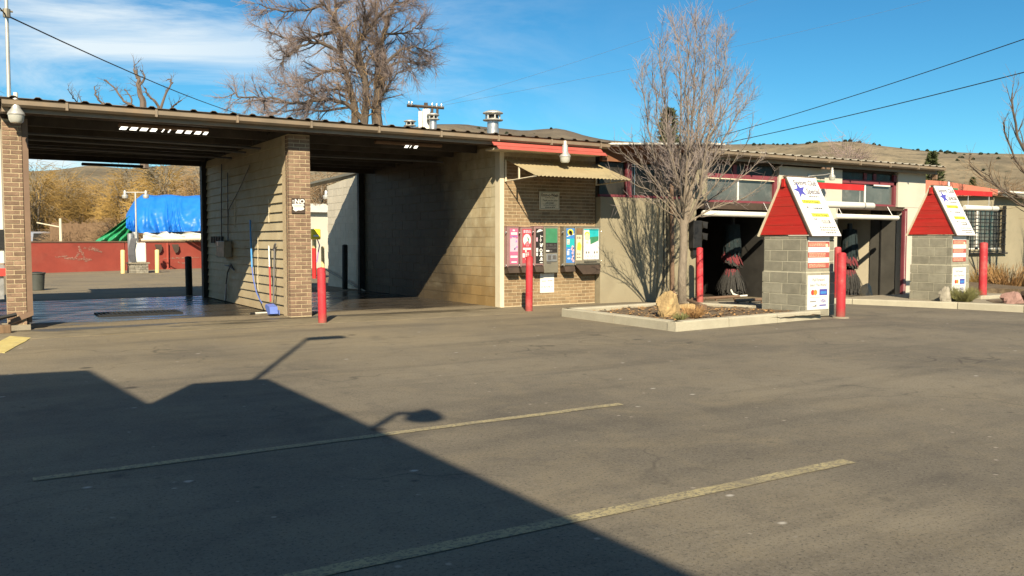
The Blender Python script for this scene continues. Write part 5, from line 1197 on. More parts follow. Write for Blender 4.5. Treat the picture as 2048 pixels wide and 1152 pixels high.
# tarpaulin covered trailer
tr = thing('covered_trailer', 'long trailer buried under a blue tarpaulin with a pale canvas skirt', 'trailer', (9, 44, 0))
def cloth(name, m, fn, nu, nv, par):
    mb = MB(); vs = [fn(i/nu, j/nv) for j in range(nv+1) for i in range(nu+1)]
    fs = [(j*(nu+1)+i, j*(nu+1)+i+1, (j+1)*(nu+1)+i+1, (j+1)*(nu+1)+i) for j in range(nv) for i in range(nu)]
    return mb.add(vs, fs).build(name, m, par, smooth=False, recalc=False)
def tp(px, py, d): return atd(px, py, d)
def blue(u, v):
    # front face from the bottom edge (v=0) to the ridge (v=.6), then over the top to the back
    xb = 252+(520-252)*u
    bot = np.interp(xb, [252, 262, 280, 300, 340, 405, 520], [455, 462, 466, 466, 464, 462, 458]); topy = np.interp(xb, [252, 268, 285, 405, 520], [432, 405, 393, 396, 402])
    d = 41.5
    cr = mnoise.noise(Vector((u*9+v*2.2, v*1.5, 2)))
    ph = u*34+9*mnoise.noise(Vector((u*5, v*1.2, 0)))-v*11*(u-.45); fold = .17*(1-abs(math.sin(ph)))**1.6*(.35+.65*abs(mnoise.noise(Vector((u*7, v*3, 9)))*1.6))+.10*math.sin(ph*2.3+4*cr)*(1-v)+.26*cr+.035*mnoise.noise(Vector((u*34, v*16, 5)))
    if v <= .6:
        t_ = v/.6; py = bot+(topy-bot)*t_**.92; return tp(xb, py, d+1.0*t_**2-fold*(1-t_*.7))
    t_ = (v-.6)/.4; p = tp(xb, topy, d+1.0); return p+Vector((.5*t_, 2.6*t_, .25*math.sin(math.pi*t_)-.7*t_**2+.05*cr))
cloth('blue_tarpaulin', M['blue_tarp'], blue, 170, 56, tr)
def green(u, v):
    # falls from the blue tarp down to the left
    a = Vector((258-70*v, 432+52*v, 0)); b = Vector((284-10*v, 428+58*v, 0)); p = a.lerp(b, u)
    f_ = .12*math.sin(u*26+v*5)+.2*mnoise.noise(Vector((u*4, v*4, 8)))
    return tp(p.x, p.y, 41.9+.6*u*v-f_)
cloth('green_tarpaulin', M['green_tarp'], green, 40, 30, tr)
def skirt(u, v):
    xb = 286+(520-286)*u; yb = 479-4*u*.6; return tp(xb, yb+(463-yb)*v, 41.2+.5*v-.1*math.sin(u*30+v*9)-.14*mnoise.noise(Vector((u*14, v*3, 1))))
cloth('canvas_skirt', M['white_canvas'], skirt, 60, 8, tr)
mb = MB(); mb.tube([tp(283, 480, 41.0), tp(520, 474, 41.0)], .07, 6); mb.build('frame_rail', M['trim_cream'], tr)
mb = MB()
for px in (300, 420): p = tp(px, 470, 43.4); mb.tube([(p.x, p.y-.12, .36), (p.x, p.y+.12, .36)], .36, 18)
mb.build('wheels', M['rubber'], tr)
p0, p1 = tp(270, 470, 42.9), tp(520, 470, 42.9); mb = MB(); mb.tube([(p0.x, p0.y, .8), (p1.x, p1.y, .8)], [.5, .5], 4); mb.build('load', M['dark_brown'], tr)
for i, px in enumerate((316, 350)):  # dark sheets standing in for shadows cast on the wall
    c, s_ = onseg(px, WB, WC_, .06); t = thing('wall_shadow', ('dark sheet shaped as a shadow on the red wall nearer the white cabinet', 'dark sheet shaped as a shadow on the red wall nearer the divider')[i], 'shadow_patch', c, 'shadow shapes on the red wall')
    mb = MB(); mb.prism([(c.x-.18, 1.15), (c.x+.12, 1.15), (c.x+.15, .95), (c.x+.08, .78), (c.x-.02, .74), (c.x-.1, .9)], c.y-.03, c.y, 'y'); mb.build('shadow_patch', M['dark_brown'], t)
c, s_ = onseg(333, WB, WC_, .08); t = thing('drain_pipe', 'dark upright pipe against the red wall between the shadow shapes', 'pipe', c); mb = MB(); mb.tube([(c.x, c.y, 0), (c.x, c.y, 1.22)], .05, 8); mb.build('pipe', M['wall_red'], t)
mb = MB(); mb.tube([(c.x-.09, c.y, .0), (c.x+.09, c.y, .0)], .05, 8); mb.build('foot', M['wall_red'], t)
# vacuum seen through the second bay
t = thing('vacuum_post', 'red vacuum post with a yellow top seen behind the second wash bay', 'vacuum station', (7.5, 23.5, 0))
p = atd(630, 478, 30.5); zt = atd(630, 458, 30.5).z; zb2 = atd(630, 479, 30.5).z
mb = MB(); mb.bevbox(p.x-.17, p.x+.17, p.y-.13, p.y+.13, zb2, zt, .03); mb.build('canopy_top', M['yellow'], t); mb = MB(); mb.box(p.x-.10, p.x+.09, p.y-.134, p.y-.131, zb2+.1, zb2+.16); mb.build('label_plate', M['sign_white'], t)
zr_ = atd(630, 496, 30.5).z; mb = MB(); mb.box(p.x-.08, p.x+.02, p.y-.08, p.y+.08, zr_, zb2-.002); mb.build('neck', M['yellow_cream'], t)
mb = MB(); mb.cyl((p.x-.04, p.y, 0), .075, zr_-.003, 12); mb.build('post', M['red_paint'], t)
mb = MB(); mb.tube([(p.x+.07, p.y-.05, zb2), (p.x+.14, p.y-.06, zr_+.1), (p.x+.1, p.y-.06, zr_-.1), (p.x+.03, p.y-.06, zr_-.5)], .02, 6); mb.build('hose', M['print_violet'], t)
p = atd(646, 512, 31); bollard((p.x, p.y, 0), atd(646, 493, 31).z, 'cream guard post beside the vacuum with the yellow top', M['yellow_cream'], .06, group=YP, foot=False)
t = thing('lamp_post', 'slim twin lamp post seen through the second wash bay', 'lamp post', (8.3, 27, 0)); p = atd(683, 384, 32); twin_lamp(t, p.x, p.y, p.z, .5)
t = thing('outdoor_cabinet', 'grey brown equipment cabinet low behind the second wash bay', 'cabinet', (8, 25, 0)); p = atd(677, 545, 31)
mb = MB(); mb.bevbox(p.x-.28, p.x+.28, p.y-.2, p.y+.2, 0, .9, .02); mb.build('cabinet', M['brown_steel'], t); mb = MB(); mb.bevbox(p.x-.20, p.x+.08, p.y-.14, p.y+.14, .901, 1.1, .02); mb.build('lid', M['white_canvas'], t)
t = thing('pale_shed', 'pale low shed behind bare branches past the second wash bay', 'shed', (9, 45, 0)); p = atd(655, 440, 44)
mb = MB(); mb.box(p.x-1.5, p.x+2.5, p.y, p.y+3, -.1, atd(655, 425, 44).z); mb.build('wall', M['stucco_white'], t)
zt = atd(655, 425, 44).z; mb = MB(); mb.prism([(p.y-.3, zt), (p.y+1.5, zt+.5), (p.y+3.3, zt)], p.x-1.7, p.x+2.7, 'x'); mb.build('roof', M['white_canvas'], t)

# white box trailer beyond the end pillar
t = thing('box_trailer', 'white box trailer with a red stripe half hidden by the end pillar', 'trailer', (-.8, 15.6, 0))
a = onY(11, 480, 15.6); x1 = a.x
mb = MB(); mb.bevbox(x1-2.3, x1, 15.6, 20.6, .95, 3.15, .03); mb.build('body', M['white_paint'], t)
mb = MB(); mb.box(x1-2.3, x1+.004, 15.59, 20.6, .78, .90); mb.build('stripe', M['print_red'], t)
mb = MB(); mb.box(x1-2.28, x1-.02, 15.62, 20.58, .90, .949); mb.box(x1-2.25, x1-.04, 15.64, 20.55, .42, .779); mb.build('chassis', M['galv'], t)
for x in (x1-.2, x1-2.1):
    for y in (17.6, 19.0): mb = MB(); mb.tube([(x-.12, y, .34), (x+.12, y, .34)], .34, 18); mb.build('wheel', M['rubber'], t)
mb = MB()
for z in (1.3, 2.0, 2.7): mb.box(x1+.001, x1+.02, 15.7, 20.5, z, z+.04)
mb.tube([(x1-.25, 15.56, 1.0), (x1-.25, 15.56, 2.8)], .03, 6); mb.build('rub_rails', M['cast_alu'], t)
mb = MB(); mb.box(x1-.16, x1-.02, 15.56, 15.598, 1.2, 1.5); mb.build('tail_lamp', M['rubber'], t)
t = thing('timber_block', 'short weathered timber block lying by the foot of the end pillar', 'timber', onZ(5, 655, 0)); p = onZ(3, 660, .05)
mb = MB(); mb.bevbox(p.x-.25, p.x+.12, p.y-.08, p.y+.08, 0, .12, .012, ); mb.build('block', M['wood'], t); mb = MB(); mb.tube([p+Vector((-.3, .12, .10)), p+Vector((.2, .22, .20))], .03, 5); mb.build('strap', M['black'], t)

# house, fence and car beyond the yard
hs_ = thing('house', 'low brown roofed house behind the willows at the far side of the yard', 'house', (3, 75, 0))
a, b = atd(40, 480, 78), atd(120, 480, 78); ze, zr2 = atd(80, 452, 78).z, atd(80, 424, 78).z
mb = MB(); mb.box(a.x, b.x, a.y, a.y+8, -.2, ze); mb.build('wall', M['stucco'], hs_)
mb = MB(); mb.prism([(a.y-.7, ze-.1), (a.y+4, zr2+.6), (a.y+8.7, ze-.1), (a.y+8.7, ze), (a.y+4, zr2+.8), (a.y-.7, ze+.05)], a.x-.6, b.x+.6, 'x'); mb.build('roof', M['house_roof'], hs_)
for f_ in (.25, .7): x = a.x+(b.x-a.x)*f_; mb = MB(); mb.box(x-.5, x+.5, a.y-.03, a.y+.02, ze-1.5, ze-.5); w_ = mb.build('window', M['white_paint'], hs_); mb = MB(); mb.box(x-.42, x+.42, a.y-.04, a.y-.031, ze-1.42, ze-.58); mb.build('pane', M['glass_dark'], w_)
mb = MB(); mb.box(a.x-.3, b.x+.2, a.y-2.4, a.y-2.3, ze-.05, ze+.12); mb.box(b.x-.1, b.x+.05, a.y-2.4, a.y-2.3, -.1, ze); mb.box(a.x+1.2, a.x+1.3, a.y-2.4, a.y-2.3, -.1, ze); mb.build('porch_beam', M['trim_cream'], hs_)
cr = thing('parked_car', 'silver van parked behind the red wall near the house', 'car', (2, 62, 0))
p = atd(86, 480, 62); X, Y = p.x, p.y
mb = MB(); W_ = .86
prof = [(-1.9, .35), (-1.95, .75), (-1.75, 1.05), (-1.15, 1.18), (-.55, 1.85), (.2, 1.97), (2.2, 1.92), (2.35, 1.1), (2.35, .4)]
for s0, s1 in ((0, 1),): mb.prism([(Y+u, v) for u, v in prof], X-W_, X+W_, 'x'); 
mb.build('body', M['car_silver'], cr, smooth=True)
mb = MB(); mb.add([(X-.72, Y-1.17, 1.20), (X+.72, Y-1.17, 1.20), (X+.62, Y-.60, 1.84), (X-.62, Y-.60, 1.84)], [(0, 1, 2, 3)]); mb.build('windscreen', M['glass_dark'], cr, recalc=False)
for s_ in (-1, 1):
    mb = MB(); mb.bevbox(X+s_*.62-.17, X+s_*.62+.17, Y-1.97, Y-1.9, .72, .9, .02); mb.build('headlight', M['lens'], cr)
    mb = MB(); mb.bevbox(X+s_*.98-.1, X+s_*.98+.1, Y-.85, Y-.75, 1.15, 1.32, .02); mb.build('mirror', M['car_silver'], cr)
    for u in (-1.2, 1.5): mb = MB(); mb.tube([(X+s_*.72-.1, Y+u, .33), (X+s_*.72+.1, Y+u, .33)], .33, 16); mb.build('wheel', M['rubber'], cr)
mb = MB(); mb.box(X-.55, X+.55, Y-1.965, Y-1.94, .5, .68); mb.build('grille', M['black'], cr)
fn = thing('wooden_fence', 'brown board fence standing behind the red wall under the willows', 'fence', atd(150, 480, 56))
a, b = atd(100, 480, 56), atd(260, 480, 58); n = 46
for i in range(n):
    p = a.lerp(b, (i+.5)/n); h_ = atd(150, 446, 56).z+rnd.uniform(-.06, .06); piece('fence_board', p.x-.055, p.x+.055, p.y-.012, p.y+.012, -.1, h_, M['wood'], fn)
mb = MB()
for z in (.4, 1.6): mb.tube([Vector((a.x, a.y+.05, z)), Vector((b.x, b.y+.05, z))], .05, 4)
mb.build('fence_rail', M['wood'], fn)
t = thing('wooden_post', 'tall weathered wooden post rising behind the red wall beside the silver van', 'post', atd(122, 480, 50)); p = atd(122, 490, 50); zt = atd(122, 437, 50).z
mb = MB(); mb.tube([(p.x, p.y, 0), (p.x, p.y, zt)], [.09, .07], 7); mb.build('post', M['trim_cream'], t)
mb = MB(); mb.tube([(p.x, p.y, zt-.5), (p.x-1.2, p.y, zt-.25)], .04, 5); mb.build('brace', M['trim_cream'], t)

# the shop whose shadow lies over the lot (its outline follows the shadow)
sh = thing('shop_building', 'shop outside the frame that throws its stepped shadow over the parking lot', 'building', (-4, -3, 0))
KX, KY = .7237, 1.3158
yw = 1.07
def sil(X, Y):  # shadow point -> outline point on the wall plane y = yw
    z = (Y-yw)/KY; return (X-KX*z, z)
out = [sil(2.42, 8.31), sil(1.73, 8.40), sil(1.22, 7.53), sil(1.03, 9.84), sil(.10, 9.98)]
poly = [(out[0][0], 0)]+out+[(-9.5, out[-1][1]+.05), (-9.5, 0)]
mb = MB(); mb.prism(poly, yw, -16, 'y'); mb.build('wall', M['dark_wall'], sh)
mb = MB(); mb.prism([(out[0][0]-.2, out[0][1]+.001), (out[0][0]-.2, out[0][1]+.02), (out[1][0]+.1, out[1][1]+.02), (out[1][0]+.1, out[1][1]+.001)], yw-.2, -15.8, 'y'); mb.build('roof', M['house_roof'], sh)
for (y_) in (-3.0, -8.0): mb = MB(); mb.box(out[0][0]+.001, out[0][0]+.03, y_-1, y_+1, .9, 2.3); w_ = mb.build('window', M['white_paint'], sh); mb = MB(); mb.box(out[0][0]+.031, out[0][0]+.04, y_-.9, y_+.9, 1.0, 2.2); mb.build('pane', M['glass_dark'], w_)
def gooseneck(base, elbow, head, r, label, flat_):
    t = thing('gooseneck_lamp', label, 'lamp', base); base, elbow, head = Vector(base), Vector(elbow), Vector(head)
    mb = MB(); mb.tube([base, base.lerp(elbow, .8), elbow, head], .035, 8); mb.build('arm', M['steel_grey'], t)
    if flat_: mb = MB(); mb.bevbox(head.x-.10, head.x+.42, head.y-.13, head.y+.13, head.z-.06, head.z+.06, .03); mb.build('lamp_head', M['steel_grey'], t)
    else: lat('lamp_head', [(r, 0), (r*1.02, .03), (r*.8, .12), (r*.4, .2), (.03, .24)], head-Vector((0, 0, .14)), M['steel_grey'], t)
zt = out[0][1]; xr = out[0][0]
e_ = (11.40-yw)/KY; gooseneck((xr-.12, yw-.01, zt-.2), (3.86-KX*e_, yw, e_), (3.86-KX*e_+.10, yw, e_), .15, 'tall roof lamp of the shop whose long shadow points at the middle pillar', True)
z2 = zt+.30; gooseneck((xr-.03, 5.70-KX*0-KY*zt, zt-.02), (2.79-KX*z2-.02, 6.10-KY*z2, z2), (2.97-KX*z2, 6.02-KY*z2, z2-.02), .15, 'short gooseneck lamp of the shop whose round shadow lies on the parking line', False)

# ================================================================== trees and plants
def vrand(q): return Vector((q.gauss(0, 1), q.gauss(0, 1), q.gauss(0, 1))).normalized()
class Wood:
    def __init__(s, seed): s.q = random.Random(seed); s.tr = MB(); s.br = MB(); s.tw = MB()
    def limb(s, pts, r0, r1, mb=None, n=8, wob=.03):
        """smooth limb through the given points; returns sampled points with radii"""
        P = [Vector(p) for p in pts]; out = []
        for i in range(len(P)-1):
            a, b, c, d = P[max(i-1, 0)], P[i], P[i+1], P[min(i+2, len(P)-1)]
            for k in range(4):
                t = k/4; out.append(.5*((2*b)+(c-a)*t+(2*a-5*b+4*c-d)*t*t+(3*b-a-3*c+d)*t**3))
        out.append(P[-1]); m = len(out)-1
        out = [p+vrand(s.q)*wob*(i/m) for i, p in enumerate(out)]
        rs = [r0+(r1-r0)*(i/m)**.8 for i in range(m+1)]
        (mb or s.tr).tube(out, rs, n); return out, rs
    def stem(s, p, d, L, r, mb, segs=4, n=4, up=.15, wob=.16, tip=.35):
        pts = [p]; dd = Vector(d)
        for i in range(segs):
            dd = (dd+vrand(s.q)*wob+Vector((0, 0, up))).normalized(); pts.append(pts[-1]+dd*(L/segs))
        mb.tube(pts, [r*(1-(1-tip)*i/segs) for i in range(segs+1)], n, caps=False); return pts
    def side(s, d, ang):
        d = Vector(d).normalized(); o = d.orthogonal().normalized(); o.rotate(Matrix.Rotation(s.q.uniform(0, 6.283), 3, d)); return (d*math.cos(ang)+o*math.sin(ang)).normalized()
    def clothe(s, pts, rs, dens, L, ang, up, twn, twL, twr, t0=.15, twup=None, wob=.16, flat=None):
        """side branches along a limb, each carrying twigs"""
        tot = sum((b-a).length for a, b in zip(pts, pts[1:])); n = max(2, int(tot*dens))
        for i in range(n):
            t = t0+(1-t0)*(i+s.q.random())/n; k = min(len(pts)-2, int(t*(len(pts)-1))); f_ = t*(len(pts)-1)-k
            p = pts[k].lerp(pts[k+1], min(1, f_)); d = (pts[k+1]-pts[k]).normalized(); r = min(rs[k]*.55, .012+.02*L)
            bl = L*s.q.uniform(.5, 1.15)*(1.1-.45*t); b = s.stem(p, s.side(d, ang*s.q.uniform(.6, 1.3)), bl, r, s.br, 4, 4, up, wob)
            for j in range(twn):
                u = s.q.uniform(.15, 1); kk = min(len(b)-2, int(u*(len(b)-1))); q_ = b[kk].lerp(b[kk+1], s.q.random()); dd = (b[kk+1]-b[kk]).normalized()
                s.stem(q_, s.side(dd, s.q.uniform(.3, 1.0)), twL*s.q.uniform(.45, 1.2), twr, s.tw, 3, 3, up if twup is None else twup, .22, .5)
    def done(s, name, label, cat, loc, bark, twig, group=None, br=None):
        t = thing(name, label, cat, loc, group)
        if s.tr.v: s.tr.build('trunk', bark, t, smooth=True, recalc=False)
        if s.br.v: s.br.build('branches', br or bark, t, recalc=False)
        if s.tw.v: s.tw.build('crown', twig, t, recalc=False)
        return t
def path(px, d0, k=0, bow=0):
    n = len(px)-1; return [atd(x, y, d0+k*(i/n)+bow*math.sin(math.pi*i/n)) for i, (x, y) in enumerate(px)]
# --- young bare tree in the planter
w = Wood(11); d0 = 16.32
base = onZ(1365, 613, .08)
w.limb([base+Vector((0, 0, -.1)), base+Vector((0, 0, .02)), atd(1364, 560, d0), atd(1367, 500, d0), atd(1367, 440, d0), atd(1367, 415, d0)], .092, .07, n=12, wob=0)
w.tr.lathe([(.17, -.06), (.12, .03), (.09, .10)], base, 12)
LM = [([(1366, 450), (1352, 380), (1340, 300), (1330, 200), (1322, 120), (1318, 50)], -.5), ([(1366, 450), (1362, 360), (1360, 260), (1362, 150), (1355, 60), (1350, 12)], .5), ([(1368, 452), (1382, 370), (1393, 280), (1400, 190), (1408, 100), (1412, 15)], -.2),
      ([(1370, 450), (1388, 350), (1400, 270), (1425, 200), (1448, 110), (1452, 50)], .7), ([(1372, 450), (1400, 380), (1413, 275), (1442, 215), (1482, 140)], -.7), ([(1362, 450), (1340, 390), (1318, 330), (1300, 260), (1288, 170), (1284, 110)], .4), ([(1372, 400), (1380, 300), (1386, 200), (1390, 90), (1391, -5)], .1),
      ([(1368, 440), (1362, 380), (1345, 310), (1318, 230), (1306, 110)], -.9), ([(1370, 440), (1395, 370), (1430, 300), (1466, 225), (1492, 170)], .9), ([(1366, 440), (1372, 350), (1376, 250), (1372, 130), (1378, 40)], -1.0), ([(1368, 440), (1376, 350), (1420, 240), (1430, 130), (1432, 30)], 1.0)]
for px, k in LM:
    px = [(x, y if y > 440 else 440-(440-y)*.91) for x, y in px]
    o, r = w.limb(path(px, d0, k), .032, .005, n=7); w.clothe(o, r, 12, .60, .74, .24, 11, .25, .0032, .2, .14)
for px, k in (([(1362, 450), (1330, 405), (1280, 372), (1232, 352)], -.7), ([(1372, 448), (1425, 418), (1490, 395), (1548, 352)], -.6), ([(1364, 430), (1310, 360), (1262, 318), (1242, 300)], .3), ([(1374, 430), (1440, 385), (1500, 340), (1530, 312)], .5), ([(1364, 440), (1320, 380), (1286, 330), (1262, 268)], -1.1), ([(1372, 440), (1430, 370), (1478, 310), (1506, 250)], -1.0), ([(1366, 445), (1372, 400), (1390, 350), (1400, 320)], -1.3), ([(1366, 440), (1340, 400), (1330, 360), (1325, 330)], 1.1), ([(1364, 446), (1330, 420), (1290, 400), (1252, 404)], .2), ([(1371, 446), (1400, 430), (1440, 408), (1478, 404)], .4)):
    o, r = w.limb(path(px, d0, k), .018, .004, n=6); w.clothe(o, r, 6, .42, .6, .14, 3, .22, .0034, .25, .1)
w.done('bare_tree', 'young bare tree with an egg-shaped crown growing in the planter', 'tree', base, M['bark'], M['twig_silver'], br=M['twig'])
# --- big cottonwood behind the bays
w = Wood(23); d0 = 48
def P5(l): return [(440+x/4.43, y/4.43) for x, y in l]
big = [([(1400, 1400), (1395, 1130), (1385, 950), (1400, 850), (1435, 700), (1465, 590), (1430, 420), (1450, 250), (1540, 60), (1600, -60)], .36, 1.5), ([(1270, 1400), (1275, 1110), (1290, 950), (1290, 700), (1230, 600), (1180, 420), (1100, 310), (1000, 150), (870, -20)], .27, -1),
       ([(1395, 900), (1390, 600), (1392, 300), (1380, -60)], .20, 2), ([(1200, 1250), (1190, 950), (1150, 780), (1100, 600), (1060, 450), (1050, 250), (1010, 100), (1030, -60)], .24, 0), ([(1275, 1080), (1150, 940), (1000, 890), (850, 890), (700, 910), (450, 880), (280, 870), (90, 840)], .15, -3),
       ([(1110, 650), (1000, 620), (880, 660), (760, 740), (620, 760), (520, 740)], .11, 2), ([(1060, 470), (900, 380), (750, 400), (600, 480), (540, 560)], .12, -2), ([(1050, 270), (820, 330), (600, 340), (420, 270)], .12, 2), ([(920, 40), (750, 90), (500, 100), (330, 20)], .10, -1), ([(1470, 560), (1600, 450), (1750, 420), (1880, 500)], .11, 1),
       ([(1290, 720), (1220, 400), (1290, 250), (1230, -60)], .17, -2), ([(1435, 850), (1500, 740), (1580, 650), (1720, 590)], .08, -2), ([(1150, 950), (900, 980), (700, 960), (480, 1000), (360, 1000)], .08, 3), ([(1450, 300), (1600, 300), (1720, 260), (1790, 240)], .08, 2), ([(1300, 300), (1420, 130), (1600, 30), (1700, -40)], .08, -3), ([(1150, 800), (1000, 790), (850, 830), (700, 820)], .08, -3.5), ([(1460, 600), (1640, 540), (1760, 560), (1850, 560)], .08, 3)]
for px, r0, k in big:
    o, r = w.limb(path(P5(px), d0, k), r0, r0*.22, n=7, wob=.15); w.clothe(o, r, 5.6, 1.7, .9, .06, 34, .7, .0075, .15, .02, .24)
wg = Wood(24)
for i in range(520):     # hanging straw-coloured shoots round the stems
    x, y = wg.q.gauss(1200, 110), wg.q.uniform(-40, 1050)
    if y > 620: x = wg.q.gauss(1180, 150)
    p = atd(440+x/4.43, y/4.43, d0+wg.q.uniform(-1.6, 1.6)); wg.stem(p, Vector((wg.q.gauss(0, .4), wg.q.gauss(0, .4), wg.q.uniform(-.4, 1))), wg.q.uniform(.5, 1.5), .012, wg.tw, 4, 3, -.2, .3)
t = w.done('cottonwood_tree', 'huge bare cottonwood with reddish grey twigs behind the wash bay roof', 'tree', (atd(740, 480, d0).x, atd(740, 480, d0).y, 0), M['bark_dark'], M['twig_grey'], br=M['twig_dark'])
tag(wg.tw.build('dead_shoots', M['twig_tan'], t, recalc=False), kind='stuff')
# --- lopped dead tree over the end bay
w = Wood(31); d0 = 58
def P7(l): return [(x/4.45, y/4.45) for x, y in l]
for px, r0, k in (([(1285, 1500), (1275, 970), (1250, 850), (1230, 720), (1205, 640)], .30, 0), ([(1260, 1100), (1200, 960), (1100, 900), (1040, 800), (930, 700)], .13, 2), ([(1400, 1200), (1420, 980), (1340, 870), (1290, 790)], .15, -1), ([(1425, 980), (1480, 830), (1530, 740), (1490, 700)], .11, 1), ([(1430, 1080), (1520, 980), (1560, 930), (1610, 880)], .10, -2), ([(1180, 1100), (1000, 960), (890, 900), (850, 840), (835, 770)], .11, 1), ([(1150, 1000), (1170, 880), (1130, 820), (1100, 800)], .08, 2), ([(1240, 760), (1290, 690), (1260, 630)], .10, 0), ([(1220, 700), (1190, 600), (1215, 570)], .08, 0), ([(700, 1100), (690, 920), (640, 860), (600, 800)], .06, -2), ([(705, 1000), (720, 900), (715, 860)], .05, 0)):
    o, r = w.limb(path(P7(px), d0, k), r0, r0*.3, n=6, wob=.1); w.clothe(o, r, 1.6, .8, .8, .1, 4, .5, .009, .3, .1, .3)
w.done('dead_tree', 'gnarled lopped tree with crooked dark limbs above the end bay roof', 'tree', (atd(285, 480, d0).x, atd(285, 480, d0).y, 0), M['twig_dark'], M['twig_dark'])
# --- bare tree out past the barred window
w = Wood(41); b = Vector((28.2, 12.1, -.3)); H = Vector
for e, r0 in (([(-.1, 0, 1.4), (-1.2, .8, 2.4), (-2.3, 1.5, 3.6), (-2.9, 1.8, 5.0)], .07), ([(-.2, 0, 1.6), (-1.4, .9, 2.1), (-2.6, 1.7, 2.9), (-3.3, 2.1, 3.6)], .06), ([(-.1, 0, 2.0), (-.9, .6, 3.6), (-1.7, 1.1, 5.2), (-1.9, 1.2, 6.4)], .07), ([(0, 0, 0), (.05, 0, 1.2), (-.2, .1, 2.6), (-.3, .4, 4.6), (-.1, .3, 6.6)], .15), ([(0, 0, 1.0), (-.8, .4, 2.0), (-1.8, 1.0, 3.2), (-2.6, 1.5, 4.6), (-2.9, 1.6, 5.8)], .10), ([(0, 0, 1.3), (.7, -.5, 2.6), (1.2, -.8, 4.4), (1.4, -.6, 6)], .10), ([(-.1, 0, 1.6), (-1.2, .9, 2.4), (-2.2, 1.9, 3.0), (-3.2, 2.6, 3.8)], .08), ([(-.1, 0, 2.2), (-.7, -.6, 3.6), (-1.2, -.9, 5.4)], .08), ([(-.2, .2, 2.6), (.5, 1.0, 4.2), (.8, 1.6, 6)], .07), ([(-.6, .3, 1.9), (-1.9, .3, 3.6), (-2.4, .3, 5.2), (-2.5, .4, 6.4)], .07)):
    o, r = w.limb([b+H(p) for p in e], r0, r0*.2, n=7, wob=.05); w.clothe(o, r, 3.2, .85, .6, .16, 5, .45, .005, .2, .08)
w.done('bare_tree', 'bare tree at the photo edge beyond the small beige building', 'tree', b, M['bark_dark'], M['twig_brown'])
# --- golden willows and brush behind the yard
def willow(px, d, hpx, wpx, n, twig, label, seed, name='willow_tree', droop=-.12, r=.016):
    w = Wood(seed); b = atd(px, 481, d); b.z = 0; top = atd(px, hpx, d).z; R_ = wpx/2*d/F; q = w.q
    for i in range(9):
        a = q.uniform(0, 6.28); e = Vector((math.cos(a)*R_*q.uniform(.2, .8), math.sin(a)*R_*.6*q.uniform(.2, .8), top*q.uniform(.55, .85)))
        o, rr = w.limb([b+Vector((q.gauss(0, .3), q.gauss(0, .3), 0)), b+e*.4+Vector((0, 0, top*.1)), b+e], q.uniform(.07, .16), .03, n=5, wob=.2)
        w.clothe(o, rr, 1.2, R_*.55, .7, .1, 5, R_*.3, r*.8, .2, -.05, .2)
    for i in range(n):
        a = q.uniform(0, 6.28); ra = R_*math.sqrt(q.random()); z = top*(1-.55*(ra/R_)**2)*q.uniform(.12, 1.0)
        p = b+Vector((math.cos(a)*ra, math.sin(a)*ra*.7, z)); d_ = Vector((math.cos(a), math.sin(a), q.uniform(-.5, 1.2)))
        w.stem(p, d_, q.uniform(.5, 1.6)*R_*.32+.3, r, w.tw, 4, 3, droop, .3, .4)
    return w.done(name, label, 'tree', b, M['bark'], M[twig], 'willows and brush behind the yard')
willow(75, 66, 318, 120, 2600, 'twig_gold', 'golden willow rising over the house behind the slim end pillar', 51)
willow(128, 70, 330, 100, 2300, 'twig_gold', 'lower golden willow beside the wooden post behind the yard', 52)
willow(160, 88, 352, 150, 2000, 'twig_tan', 'tan willow far behind the others in the hill gap', 66)
willow(215, 72, 358, 130, 2600, 'twig_gold', 'broad low golden willow before the gap with the hill', 53)
willow(262, 64, 328, 110, 2600, 'twig_gold', 'golden willow right above the twin lamp post of the vacuum island', 54)
willow(335, 60, 322, 130, 3000, 'twig_gold', 'tall golden willow over the blue tarpaulin', 55)
willow(400, 56, 330, 90, 2200, 'twig_tan', 'tan willow beside the rear post of the divider over the tarpaulin', 56)
willow(165, 58, 438, 120, 1500, 'twig_brown', 'brown brush thicket behind the board fence', 57, 'brush_thicket')
willow(235, 54, 432, 90, 1500, 'twig_brown', 'brown brush thicket behind the green tarpaulin', 58, 'brush_thicket')
willow(58, 80, 395, 60, 1200, 'twig_brown', 'brown bare tree beside the house roof at the end pillar', 59, 'bare_tree')
willow(655, 46, 335, 90, 2200, 'twig_brown', 'brown bare tree filling the rear opening of the second wash bay', 60, 'bare_tree')
willow(630, 60, 345, 80, 1400, 'twig_tan', 'tan bare tree behind the middle pillar past the second bay', 61, 'bare_tree')
willow(1692, 140, 268, 150, 1700, 'twig_pink', 'pinkish bare tree standing alone on the hillside over the tunnel roof', 62, 'bare_tree', .1, .03)
willow(1995, 75, 352, 170, 2000, 'twig_brown', 'brown bare thicket on the slope above the small beige building', 63, 'brush_thicket', .05)
willow(1925, 95, 362, 120, 1200, 'twig_brown', 'low brown thicket on the slope behind the faded red parapet', 64, 'brush_thicket', .05)
willow(-5, 60, 170, 60, 900, 'twig_brown', 'bare tree at the very edge of the photo behind the mast', 65, 'bare_tree', .05)
